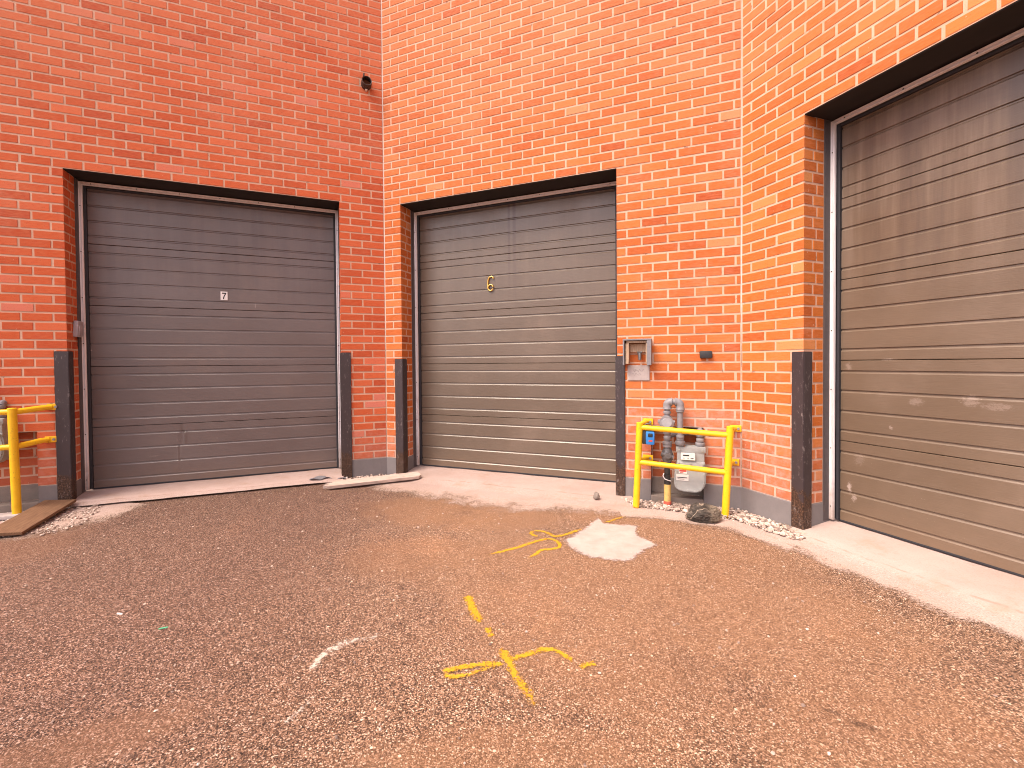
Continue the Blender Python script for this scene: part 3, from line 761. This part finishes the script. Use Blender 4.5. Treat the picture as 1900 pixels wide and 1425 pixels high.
def marking(name, label, strokes, mat):
    bm = B()
    for i, s in enumerate(strokes): ribbon(bm, *s, z=.0022 + .0006 * i)
    o = obj(name, bm, mat, smooth=True)
    if o.data.polygons[0].normal.z < 0: o.data.flip_normals()
    return tag(o, label, 'paint mark', 'yellow sprayed marks on the asphalt' if 'yellow' in label.split(' on ')[0] else 'white scrapes on the asphalt')
marking('spray_paint_mark', 'yellow sprayed arrow-like cross on the asphalt nearest the camera',
        [([(-.168, 2.262), (-.124, 2.115), (-.087, 2.02)], .075, 1.3, .95), ([(-.062, 1.985), (-.037, 1.912)], .055, 1, .95), ([(.0, 1.835), (.033, 1.747), (.057, 1.662), (.087, 1.601), (.118, 1.52)], .062, 1.3, .8),
         ([(.030, 1.757), (.087, 1.786), (.177, 1.822), (.231, 1.811), (.285, 1.745)], .055, 1.1, 1.1), ([(.298, 1.715), (.368, 1.737)], .055, 1.0, 1.0),
         ([(.020, 1.735), (-.062, 1.735), (-.144, 1.720), (-.204, 1.699), (-.216, 1.680)], .05, 1.05, 1.1), ([(-.222, 1.682), (-.18, 1.666), (-.121, 1.680), (-.061, 1.706), (-.009, 1.723)], .045, 1.15, .7)], M['sprayyellow'])
marking('spray_paint_mark', 'thin yellow sprayed loops on the asphalt running up to the pale cement patch',
        [([(-.083, 2.742), (.007, 2.791), (.111, 2.855), (.201, 2.923), (.295, 2.984), (.349, 2.983), (.383, 2.919), (.378, 2.858), (.33, 2.826), (.261, 2.811), (.222, 2.755), (.165, 2.683)], .052, 1.15, 1.2),
         ([(.285, 3.0), (.229, 3.061), (.209, 3.09), (.235, 3.13), (.291, 3.129), (.335, 3.088), (.372, 3.029), (.45, 3.066), (.536, 3.133), (.58, 3.17)], .052, 1.0, 1.15),
         ([(.765, 3.277), (.878, 3.366), (.979, 3.436), (1.036, 3.447)], .055, 1.0, .85)], M['sprayyellow'])
marking('scrape_mark', 'white curved scrape on the asphalt left of the yellow cross',
        [([(-.728, 1.712), (-.724, 1.783), (-.706, 1.82)], .055, 1.15, 1.4), ([(-.715, 1.81), (-.681, 1.858), (-.637, 1.894), (-.554, 1.923), (-.50, 1.935)], .10, 1.05, .72)], M['spraywhite'])
marking('scrape_mark', 'short broken white scrape in the bottom of the photo nearest the lower edge',
        [([(-.714, 1.45), (-.687, 1.497), (-.673, 1.527), (-.66, 1.59)], .05, 1.0, .7)], M['spraywhite'])

# ------------------------------------------------------------------ gravel along the foundations
def inside(p, poly):
    c = False; j = len(poly) - 1
    for i in range(len(poly)):
        (x1, y1), (x2, y2) = poly[i], poly[j]
        if (y1 > p[1]) != (y2 > p[1]) and p[0] < (x2 - x1) * (p[1] - y1) / (y2 - y1) + x1: c = not c
        j = i
    return c
def add_stone(bm, rl, p, r):
    ret = bmesh.ops.create_icosphere(bm, subdivisions=1, radius=1)
    sx, sy, sz = r * random.uniform(.8, 1.4), r * random.uniform(.8, 1.3), r * random.uniform(.5, .9)
    q = Matrix.Rotation(random.uniform(0, 6.3), 3, 'Z') @ Matrix.Rotation(random.uniform(-.6, .6), 3, 'X'); c = random.random(); o = Vector((random.random() * 99, 0, 0))
    for v in ret['verts']:
        k = 1 + .45 * noise.noise(v.co * 1.3 + o)
        v.co = q @ Vector((v.co.x * sx * k, v.co.y * sy * k, v.co.z * sz * k)) + p
    for f in {f for v in ret['verts'] for f in v.link_faces}: f[rl] = c
def gravel(name, poly, n, rmin, rmax, hump=.02, label=None):
    bm = B(); rl = bm.faces.layers.float.new('rnd'); k = 0
    xs = [p[0] for p in poly]; ys = [p[1] for p in poly]
    tries = 0
    while k < n and tries < n * 60:
        tries += 1
        p = (random.uniform(min(xs), max(xs)), random.uniform(min(ys), max(ys)))
        if not inside(p, poly): continue
        r = rmin + (rmax - rmin) * random.random() ** 2.2
        add_stone(bm, rl, Vector((p[0], p[1], .003 + hump * random.random())), r); k += 1
    o = obj(name, bm, M['gravel'], recalc=False)
    tag(o, label, 'gravel', kind='stuff')
gravel('gravel', [(1.0, 3.80), (1.06, 3.70), (1.12, 3.60), (1.285, 3.545), (1.458, 3.455), (1.62, 3.36), (1.745, 3.27), (1.81, 3.10), (1.90, 2.94), (1.95, 2.90), (2.06, 3.02), (1.90, 3.48), (1.45, 3.66)], 2600, .004, .018, .024, 'pale crushed gravel along the foundation under the right yellow guard rail')
gravel('gravel', [(-4.6, 3.0), (-4.6, 3.44), (-3.80, 3.72), (-3.55, 3.80), (-3.40, 3.92), (-3.22, 3.60), (-3.07, 3.30), (-3.14, 3.13), (-3.40, 3.08), (-3.9, 2.95)], 2600, .003, .012, .010, 'pale crushed gravel below the left guard rail and around the brown board')
gravel('gravel', [(-1.62, 4.50), (-1.40, 4.66), (-1.18, 4.70), (-.98, 4.62), (-1.0, 4.52), (-1.45, 4.42)], 600, .004, .013, .03, 'white gravel between the two corner guards behind the grey plank')

# loose pebbles scattered over the lot
gravel('loose_pebbles', [(-4.2, 3.0), (-1.2, .7), (1.2, .7), (2.0, 1.9), (1.5, 3.1), (0, 3.5), (-2.2, 4.4), (-3.0, 3.6)], 900, .0018, .0065, .001, 'small loose pebbles scattered over the brown asphalt lot')
# ------------------------------------------------------------------ yellow guard rails
def rail_thing(F, label, posts, lean, rails, returns, plates, r=.0255):
    t = thing('guard_rail', F @ Matrix.Translation((posts[0][0] * S, posts[0][1] * S, -GZ * S)), label, 'guard rail', 'yellow pipe guard rails')
    px, py = posts[0]
    v = lambda x, y, z: ((x - px) * S, (y - py) * S, (z + GZ) * S)
    for (x, y), (lx, top) in zip(posts, lean):
        bm = B(); tube(bm, [v(x - lx * .03, y, -GZ - .5), v(x + lx, y, top - .05), v(x + lx, y, top)], [r, r, r * .82], 20); obj('post', bm, M['yellow'], t, smooth=True)
    for a, b in rails:
        bm = B(); tube(bm, [v(*a), v(*b)], r * .80, 18); obj('rail', bm, M['yellow'], t, smooth=True)
    for a, b, c in returns:
        bm = B(); tube(bm, [v(*a), v(*b), v(*c)], [r * .8, r * .8, r * .62], 18); obj('wall_arm', bm, M['yellow'], t, smooth=True)
    for (x, z) in plates:
        bm = B(); box(bm, v(x - .55, -.13, z - .34), v(x + .55, -.02, z + .34), .003)
        o = obj('wall_plate', bm, M['yellow'], t)
        bm = B(); tube(bm, [v(x + .25, -.05, z), v(x + .25, -.3, z)], .010, 6); obj('bolt', bm, M['pipe'], o)
    return t
rail_thing(FB, 'yellow pipe guard rail standing in front of the gas meter between two doors',
           [(33.87, -2.46), (42.43, -2.66)], [(.41, 6.62), (.48, 6.62)],
           [((34.25, -2.46, 6.10), (42.88, -2.66, 5.72)), ((34.05, -2.46, 2.36), (42.72, -2.66, 1.98))],
           [((34.28, -2.46, 6.35), (34.7, -.7, 6.45), (34.95, -.12, 6.45)), ((34.05, -2.46, 2.40), (34.7, -.7, 2.40), (34.95, -.12, 2.40)), ((42.9, -2.66, 6.2), (43.3, -.7, 6.12), (43.5, -.12, 6.08)), ((42.7, -2.66, 2.5), (43.1, -.7, 2.55), (43.3, -.12, 2.56))],
           [(34.95, 6.45), (34.95, 2.40), (43.62, 6.08), (43.42, 2.56)])
rail_thing(FA, 'orange yellow pipe guard rail cut by the left photo edge, over a brown board',
           [(-38.08, -2.51), (-46.4, -2.51)], [(-.18, 8.85), (0, 8.85)],
           [((-46.4, -2.51, 8.43), (-38.3, -2.51, 8.43)), ((-46.4, -2.51, 4.80), (-38.2, -2.51, 4.80))],
           [((-38.25, -2.51, 8.40), (-36.6, -.5, 8.62), (-36.1, -.12, 8.66)), ((-38.18, -2.51, 4.78), (-36.9, -.5, 5.05), (-36.4, -.12, 5.09)), ((-46.4, -2.51, 8.4), (-47.6, -.5, 8.6), (-48, -.12, 8.65))],
           [(-35.95, 8.66), (-36.2, 5.09)], r=.0275)

# ------------------------------------------------------------------ gas meters
def meter(F, label, ox=0, oz=0, riser=True):
    t = thing('gas_meter', F @ Matrix.Translation((39.2 * S, 0, -GZ * S)) if riser else F, label, 'gas meter', 'gas meters on the brick walls')
    bx, bz = (39.2, GZ) if riser else (0, 0)
    v = lambda x, y, z: Vector(((x - bx + ox) * S, y * S, (z + bz + oz) * S))
    vb = lambda bm, a, b, bev=0, mi=0: box(bm, v(*a), v(*b), bev, None, mi)
    # body: narrow waist section above a wide rounded diaphragm case
    bm = B()
    case = [(38.0, 2.5), (37.75, 1.9), (37.66, -.1), (38.0, -.55), (38.5, -.72), (40.0, -.72), (40.45, -.4), (40.75, .2), (40.82, 1.6), (40.6, 2.5)]
    prism(bm, [(v(x, 0, z).x, v(x, 0, z).z) for x, z in case], -1.35 * S, .25 * S)
    bmesh.ops.recalc_face_normals(bm, faces=bm.faces)
    bmesh.ops.bevel(bm, geom=list(bm.edges), offset=.010, segments=3, affect='EDGES')
    vb(bm, (37.95, -1.15, 2.3), (40.65, .2, 3.9), .010)
    vb(bm, (37.85, -1.22, 3.45), (40.78, .26, 4.1), .010)
    vb(bm, (37.95, -1.25, 2.2), (40.7, -.9, 2.55), .006)
    body = obj('meter_body', bm, M['meter'], t, smooth=True)
    for x, z in ((37.85, .2), (37.95, 1.5), (38.3, -.42), (39.0, -.52), (39.7, -.52), (40.25, -.3), (40.55, .3), (40.6, 1.3), (38.2, 3.78), (40.4, 3.78), (38.1, 2.38), (39.3, 2.38), (40.5, 2.38)):
        bm = B(); tube(bm, [v(x, -1.1, z), v(x, -1.47, z)], .0075, 6); obj('flange_bolt', bm, M['meter'], body)
    bm = B(); vb(bm, (38.35, -1.5, 2.72), (39.75, -1.15, 3.45), .004)
    ip = obj('index_cover', bm, M['label'], t)
    bm = B(); vb(bm, (38.55, -1.53, 3.16), (39.15, -1.49, 3.28)); 
    for i in range(3): tube(bm, [v(38.65 + i * .4, -1.49, 2.92), v(38.65 + i * .4, -1.53, 2.92)], .004, 10)
    vb(bm, (39.3, -1.53, 2.9), (39.6, -1.49, 2.95)); obj('index_dials', bm, M['black'], ip)
    bm = B(); vb(bm, (37.9, -1.40, .50), (39.1, -1.34, 1.15), 0)
    st = obj('sticker', bm, M['label'], t)
    bm = B(); vb(bm, (38.0, -1.415, .78), (38.98, -1.39, .86)); vb(bm, (38.02, -1.415, .64), (38.7, -1.39, .68)); obj('print_lines', bm, M['black'], st)
    bm = B(); vb(bm, (38.15, -1.40, 1.25), (38.95, -1.34, 1.75), 0)
    st = obj('warning_sticker', bm, M['label'], t)
    bm = B(); vb(bm, (38.2, -1.415, 1.45), (38.9, -1.39, 1.62)); vb(bm, (38.25, -1.415, 1.31), (38.6, -1.39, 1.37)); obj('print_lines', bm, M['redprint'], st)
    bm = B(); tube(bm, [v(38.7, -.9, 4.09), v(38.72, -.9, 4.14)], [.022, .006], 12); obj('paint_mark', bm, M['orange'], t)
    def joint(bm, x, y, z, r=.028, h=.34):
        tube(bm, [v(x, y, z), v(x, y, z + h * .15), v(x, y, z + h * .85), v(x, y, z + h)], [r * .9, r, r, r * .9], 16)
    # inlet leg: riser, valve, regulator, U-bend, drop to the meter
    bm = B()
    x1, x2 = 36.99, 38.28; y = -1.1
    if riser:
        tube(bm, [v(x1, y, 1.9), v(x1, y, 8.2)], .021, 16)
    tube(bm, [v(x1, y, 7.4)] + arc(v(x1 + .3, y, 8.48), (1, 0, 0), (0, 0, 1), .3 * S, 180, 90, 8) + arc(v(x2 - .3, y, 8.48), (1, 0, 0), (0, 0, 1), .3 * S, 90, 0, 8) + [v(x2, y, 4.3)], .0225, 16)
    for z in (7.5, 7.0): joint(bm, x1, y, z, .030, .3)
    joint(bm, x2, y, 7.7, .031, .3); joint(bm, x2, y, 4.9, .030, .35); joint(bm, x2, y, 4.2, .037, .45); joint(bm, x2, y, 4.55, .028, .5)
    tube(bm, [v(x1, y, 8.0), v(x1, y, 8.05), v(x1, y, 8.12)] + arc(v(x1 + .36, y, 8.42), (1, 0, 0), (0, 0, 1), .36 * S, 180, 90, 8) + [v(x1 + .46, y, 8.78), v(x1 + .52, y, 8.78)], [.035, .035] + [.031] * 10 + [.035, .035], 16)
    tube(bm, [v(x2 - .52, y, 8.78), v(x2 - .46, y, 8.78)] + arc(v(x2 - .36, y, 8.42), (1, 0, 0), (0, 0, 1), .36 * S, 90, 0, 8) + [v(x2, y, 8.12), v(x2, y, 8.05), v(x2, y, 8.0)], [.035, .035] + [.031] * 10 + [.035, .035], 16)
    for z, r, h in ((5.3, .030, .4), (4.7, .028, .4), (4.2, .036, .35), (3.9, .034, .3)): joint(bm, x1, y, z, r, h)
    # outlet leg into the wall
    x3 = 40.25; y3 = -.5
    tube(bm, [v(x3, y3, 4.0), v(x3, y3, 5.4)], .022, 16)
    joint(bm, x3, y3, 4.1, .036, .42); joint(bm, x3, y3, 4.55, .030, .4); joint(bm, x3, y3, 5.1, .031, .4)
    tube(bm, [v(x3, y3, 5.4), v(x3, y3 + .2, 5.65), v(x3, 1.5, 5.7)], .024, 16)
    tube(bm, [v(x1 + .3, .3, 5.0), v(x1 + 1.4, .4, 5.25), v(x3 - .2, .6, 5.62)], .022, 14)
    obj('pipework', bm, M['pipe'], t, smooth=True)
    bm = B()                   # regulator
    tube(bm, [v(x1, y - .45, 6.55), v(x1, y - .62, 6.6)], [.052, .036], 20); tube(bm, [v(x1 - .05, y + .3, 6.55), v(x1 - .05, y - .45, 6.55)], [.045, .055], 20)
    tube(bm, [v(x1, y, 5.9), v(x1, y, 6.2), v(x1, y, 6.6), v(x1, y, 6.95), v(x1, y, 7.2)], [.032, .045, .040, .040, .028], 16)
    vb(bm, (x1 - .95, y - .35, 6.45), (x1 - .45, y + .1, 6.85), .006); tube(bm, [v(x1 - .9, y - .1, 6.65), v(x1 + .75, y - .1, 6.6)], .017, 12)
    obj('regulator', bm, M['pipe'], t, smooth=True)
    if riser:
        bm = B()
        tube(bm, [v(x1, y, 2.3), v(x1, y, 2.6), v(x1, y, 3.0), v(x1, y, 3.4), v(x1, y, 3.8)], [.030, .040, .046, .040, .030], 16)
        tube(bm, [v(x1 - .6, y - .3, 3.25), v(x1 + .62, y - .3, 2.85)], .020, 12); tube(bm, [v(x1 + .1, y - .2, 3.1), v(x1 + .1, y - .75, 3.1)], .024, 12)
        joint(bm, x1, y, 1.9, .030, .35)
        obj('shut_off_valve', bm, M['valve'], t, smooth=True)
        bm = B(); tube(bm, [v(x1, y, 2.0), v(x1, y, 1.0)], .0225, 16); tube(bm, [v(x1, y, .95), v(x1 + .01, y, -.15)], .025, 16)
        obj('black_sleeve', bm, M['wrapblack'], t, smooth=True)
        bm = B(); tube(bm, [v(x1 + .01, y, -.1), v(x1 + .02, y - .1, -2.1)], .0262, 16); obj('yellow_sleeve', bm, M['wrapyellow'], t, smooth=True)
        bm = B(); tube(bm, [v(x1 + .02, y - .1, -1.85), v(x1 + .02, y - .1, -2.2)], .030, 16); obj('red_band', bm, M['redtape'], t, smooth=True)
        bm = B(); tube(bm, [v(x1 + .02, y - .1, -2.1), v(x1 + .02, y - .1, -3.2)], .0275, 16); obj('riser_base', bm, M['pipe'], t, smooth=True)
        bm = B(); tube(bm, [v(x1 - .33, y - .2, 1.1), v(x1 - .42, y - .35, .85), v(x1 - .25, y - .42, .55), v(x1 + .1, y - .42, .42), v(x1 + .36, y - .3, .35)], .004, 8); obj('wire_loop', bm, M['white'], t, smooth=True)
    return t
meter(FB, 'grey gas meter with bent pipes and a striped riser behind the yellow rail', 0, 0)
meter(FA, 'grey gas meter half hidden behind the left guard rail at the photo edge', -80.35, 3.6, False)

# ------------------------------------------------------------------ small things on the walls
# blue and black lock box hanging on the rail
t = thing('lock_box', FB @ Matrix.Translation((35.2 * S, -2.35 * S, 5.1 * S)), 'small blue and black lock box hanging from the yellow top rail', 'lock box')
bm = B(); box(bm, (-.052, -.012, -.06), (.030, .03, .052), .012); obj('case', bm, M['blackplastic'], t, smooth=True)
bm = B(); box(bm, (-.022, -.030, -.058), (.044, -.006, .046), .010); fp = obj('front_cover', bm, M['blue'], t, smooth=True)
bm = B(); box(bm, (-.004, -.034, .005), (.030, -.028, .032), .006); obj('shutter', bm, M['blackplastic'], fp, smooth=True)
bm = B(); box(bm, (.000, -.0325, -.034), (.028, -.0295, -.020), .001); obj('badge', bm, M['redprint'], fp)
bm = B(); tube(bm, [(-.030, .010, .045), (-.030, .010, .085)] + [(-.006 + .024 * math.cos(R(a)), .010, .085 + .020 * math.sin(R(a))) for a in range(160, 10, -25)] + [(.018, .010, .085), (.018, .010, .045)], .0045, 10); obj('shackle', bm, M['valve'], t, smooth=True)
# hose tap in an open wooden box with a sheet-metal hood
t = thing('tap_box', FB @ Matrix.Translation((33.88 * S, 0, 14.2 * S)), 'open grey hooded box with wooden lining around a tap beside the middle door', 'tap box')
u = lambda x, z: ((x - 33.88) * S, (z - 14.2) * S)
def ub(bm, x0, x1, z0, z1, y0, y1, bev=.002):
    a, b = u(x0, z0), u(x1, z1); box(bm, (a[0], y0 * S, a[1]), (b[0], y1 * S, b[1]), bev)
bm = B(); ub(bm, 32.40, 35.38, 15.45, 15.62, -1.25, -.02); obj('hood_top', bm, M['greybox'], t)
bm = B(); ub(bm, 32.40, 32.56, 12.75, 15.45, -1.25, -.02); obj('hood_side', bm, M['greybox'], t)
bm = B(); ub(bm, 34.92, 35.38, 12.72, 15.45, -1.22, -.02); obj('hood_side', bm, M['greybox'], t)
for q_ in ((32.66, 33.02, 12.85, 15.17, -1.0, -.04), (32.75, 34.9, 15.18, 15.42, -1.0, -.04), (34.80, 34.93, 12.85, 15.17, -1.0, -.04), (33.03, 34.79, 14.15, 15.1, -.30, -.04)):
    bm = B(); ub(bm, *q_, .004); obj('wood_lining', bm, M['woodbox'], t)
bm = B(); a = u(34.12, 14.0); tube(bm, [(a[0], -.02, a[1]), (a[0], -.035, a[1]), (a[0] + .002, -.042, a[1] - .02), (a[0] + .002, -.044, a[1] - .055)], [.012, .013, .013, .011], 14); tube(bm, [(a[0] - .02, -.04, a[1] + .01), (a[0] + .02, -.04, a[1] + .012)], .007, 10)
obj('tap', bm, M['valve'], t, smooth=True)
bm = B(); ub(bm, 32.78, 35.14, 11.02, 12.72, -.12, -.02, .003); cp = obj('cover_plate', bm, M['plate'], t)
bm = B()                       # two faint handwritten lines nobody can read
for zz, xa, xb in ((12.12, 33.35, 34.6), (11.72, 33.3, 34.25)):
    pts = []; x = xa
    while x < xb:
        a = u(x, zz + .10 * math.sin(x * 17) + .06 * math.sin(x * 31 + 1)); pts.append((a[0], -.126 * S, a[1])); x += .035
    tube(bm, pts, .0011, 5)
obj('handwriting', bm, M['ink'], cp)
# black plug on the wall
bm = B(); box(bm, (-.046, -.030, -.030), (.046, .0, .030), .014)
for v in bm.verts: v.co += Vector((noise.noise(v.co * 40), noise.noise(v.co * 40 + Vector((9, 0, 0))), noise.noise(v.co * 40 + Vector((0, 9, 0))))) * .003
tag(obj('foam_plug', bm, M['blackplastic'], None, FB @ Matrix.Translation((40.82 * S, 0, 13.80 * S)), smooth=True), 'black rounded plug stuck on the orange bricks above the gas meter', 'plug')
# vent stub high on the left wall
t = thing('vent_pipe', FA @ Matrix.Translation((-2.18 * S, 0, 51.3 * S)), 'open rusty round vent stub high on the left brick wall', 'vent pipe')
bm = B(); seg = 28
rings = []
for y, r in ((.0, .056), (-.075, .054), (-.080, .052), (-.078, .047), (.0, .046)):
    rings.append([bm.verts.new((r * .92 * math.cos(2 * math.pi * k / seg), y + (.012 * math.sin(2 * math.pi * k / seg) if y < -.01 else 0), r * math.sin(2 * math.pi * k / seg))) for k in range(seg)])
for i in range(len(rings) - 1):
    for k in range(seg): bm.faces.new((rings[i][k], rings[i][(k + 1) % seg], rings[i + 1][(k + 1) % seg], rings[i + 1][k]))
obj('collar', bm, M['rustring'], t, smooth=True)
bm = B(); tube(bm, [(0, -.004, 0), (0, -.012, 0)], .0435, 24); obj('back_plate', bm, M['rustinside'], t)
bm = B(); box(bm, (-.034, -.07, .045), (-.020, -.0, .074), .003); obj('tab', bm, M['rustring'], t)
bm = B(); box(bm, (-.012, -.03, -.068), (.010, -.0, -.056), .002); obj('clip', bm, M['white'], t)
# sensor on the left jamb of the left door
t = thing('door_sensor', FA @ Matrix.Translation(((-JL + .02) * S, 1.95 * S, 17.4 * S)) @ Matrix.Rotation(R(4), 4, 'Y'), 'small grey plastic sensor box on the brick jamb of the left door', 'sensor')
bm = B(); box(bm, (0, -.045, -.068), (.034, .052, .070), .007); obj('case', bm, M['sensor'], t, smooth=True)
bm = B(); box(bm, (.034, -.030, -.052), (.040, .036, .030), .002); obj('cover', bm, M['sensor'], t, smooth=True)
bm = B(); tube(bm, [(.012, .02, -.066), (.014, .03, -.12), (.008, .045, -.16)], .004, 8); obj('cable', bm, M['blackplastic'], t, smooth=True)

# ------------------------------------------------------------------ stones, planks and litter
bm = B(); bmesh.ops.create_icosphere(bm, subdivisions=5, radius=1)
for v in bm.verts:
    c = v.co.copy()
    k = 1 + .22 * noise.noise(c * 1.1 + Vector((5, 2, 1))) + .10 * noise.noise(c * 3.5)
    p = Vector((c.x * .125, c.y * .085, c.z * .075)) * k
    # chop a few flat faces
    for n_, d in ((Vector((.75, -.6, .28)), .080), (Vector((-.5, -.7, .5)), .072), (Vector((-.85, -.1, .5)), .092), (Vector((.1, -.2, .97)), .062), (Vector((-.1, -.95, -.3)), .07)):
        n_ = n_.normalized(); e = p.dot(n_) - d
        if e > 0: p -= n_ * e * .9
    p += c * (.006 * noise.noise(c * 7) + .004 * noise.noise(c * 15))
    p.z = max(p.z, -.05); v.co = p
tag(obj('rock', bm, M['rock'], None, Matrix.Translation((1.50, 3.30, .055)) @ Matrix.Rotation(R(-18), 4, 'Z'), smooth=True, sharp=30), 'dark fist-to-head sized rock with a pale flat side beside the rail post', 'rock')
bm = B(); bmesh.ops.create_icosphere(bm, subdivisions=3, radius=1)
for v in bm.verts:
    k = 1 + .35 * noise.noise(v.co * 1.2 + Vector((2, 8, 1))) + .1 * noise.noise(v.co * 4); v.co = Vector((v.co.x * .026, v.co.y * .02, v.co.z * .032)) * k
tag(obj('small_stone', bm, M['ledge'], None, Matrix.Translation((.815, 3.79, .05)), smooth=True), 'little grey stone alone on the concrete in front of the middle door', 'stone')
# long weathered plank with a splintered left end
bm = B()
out = [(-.43, -.055), (.42, -.062), (.445, -.03), (.43, .058), (-.36, .062), (-.40, .045), (-.375, .030), (-.455, .010), (-.41, -.01), (-.47, -.028), (-.42, -.04)]
a = [bm.verts.new((x, y, 0)) for x, y in out]; b = [bm.verts.new((x, y, .022)) for x, y in out]
bm.faces.new(a[::-1]); bm.faces.new(b)
for i in range(len(out)):
    j = (i + 1) % len(out); bm.faces.new((a[i], a[j], b[j], b[i]))
for v in bm.verts: v.co.z *= 1.25
p0, p1 = Vector((-1.60, 4.28, 0)), Vector((-.80, 4.56, 0)); an = math.atan2(p1.y - p0.y, p1.x - p0.x)
pl = tag(obj('wood_plank', bm, M['woodgrey'], None, Matrix.Translation((-1.215, 4.385, .034)) @ Matrix.Rotation(an, 4, 'Z') @ Matrix.Rotation(R(-1.5), 4, 'Y') @ Matrix.Rotation(R(9), 4, 'X')), 'pale weathered plank with a splintered end lying between the two doors', 'plank')
# brown board by the left rail, one long edge propped up on the gravel
bm = B(); L_ = .68
box(bm, (-L_ / 2, -.105, 0), (L_ / 2, .105, .022), .003)
an = math.atan2(.58, -.20)
tag(obj('wood_board', bm, M['woodbrown'], None, Matrix.Translation((-3.50, 3.38, .042)) @ Matrix.Rotation(an, 4, 'Z') @ Matrix.Rotation(R(-3), 4, 'Y') @ Matrix.Rotation(R(4), 4, 'X')), 'brown board lying tilted on the gravel under the left guard rail', 'board')
bm = B(); box(bm, (-.30, -.055, 0), (.30, .055, .03), .006)
for v in bm.verts: v.co.z += .006 * noise.noise(v.co * 9)
tag(obj('concrete_block', bm, M['plate'], None, Matrix.Translation((-3.86, 3.44, .012)) @ Matrix.Rotation(R(18), 4, 'Z'), smooth=True), 'pale flat concrete slab at the left photo edge behind the brown board', 'slab')
# torn dark strip of flashing at the end of the left apron
bm = B(); n = 26; prev = None
for i in range(n):
    t_ = i / (n - 1); x = -.17 + .36 * t_; wv = .05 + .015 * math.sin(t_ * 9) + .012 * noise.noise(Vector((t_ * 8, 3, 0)))
    z = .010 + .010 * math.sin(t_ * 5 + .4); row = [bm.verts.new((x, y, z + .010 * (y < 0) * math.sin(t_ * 17) + dz)) for dz in (0, .004) for y in (-wv, 0, wv)]
    if prev:
        for k in ((0, 1), (1, 2), (4, 3), (5, 4), (3, 0), (2, 5)): bm.faces.new((prev[k[0]], prev[k[1]], row[k[1]], row[k[0]]))
    else: bm.faces.new((row[0], row[1], row[2], row[5], row[4], row[3]))
    prev = row
bm.faces.new((prev[3], prev[4], prev[5], prev[2], prev[1], prev[0]))
tag(obj('flashing_strip', bm, M['greybox'], None, Matrix.Translation((-1.72, 4.52, .030)) @ Matrix.Rotation(R(20), 4, 'Z'), smooth=True), 'torn grey strip of flashing lying at the splintered end of the plank', 'flashing')
bm = B(); tube(bm, [(-.014, 0, .004), (.014, 0, .004)], .004, 10); tag(obj('cigarette_butt', bm, M['white'], None, Matrix.Translation((-1.797, 2.115, 0)) @ Matrix.Rotation(R(-10), 4, 'Z'), smooth=True), 'tiny white cigarette butt on the asphalt at lower left', 'litter')
bm = B(); box(bm, (-.019, -.004, .001), (.019, .004, .004), .001)
for v in bm.verts: v.co.z += .003 * math.sin(v.co.x * 120)
tag(obj('plastic_scrap', bm, M['green'], None, Matrix.Translation((-1.505, 1.997, .001)) @ Matrix.Rotation(R(6), 4, 'Z')), 'thin green plastic scrap on the asphalt near the cigarette butt', 'litter')
# dry grass at the foot of the right corner guard
bm = B()
for i in range(70):
    a = random.uniform(0, 6.28); l = random.uniform(.02, .07); p = Vector((random.uniform(-.05, .07), random.uniform(-.035, .03), 0))
    d = Vector((math.cos(a) * l * .7, math.sin(a) * l * .5, l * random.uniform(.2, .8)))
    s = Vector((-math.sin(a), math.cos(a), 0)) * .0015
    v = [bm.verts.new(q) for q in (p - s, p + s, p + d * .6 + s * .7 + Vector((0, 0, .006)), p + d * .6 - s * .7 + Vector((0, 0, .006)))]; e = bm.verts.new(p + d)
    bm.faces.new(v); bm.faces.new((v[3], v[2], e))
tag(obj('dry_grass', bm, M['straw'], None, FC @ Matrix.Translation((5.9 * S, -.55 * S, (-GZ + .05) * S)), recalc=False), 'wisp of dry straw-coloured grass at the foot of the right corner guard', 'dry grass')
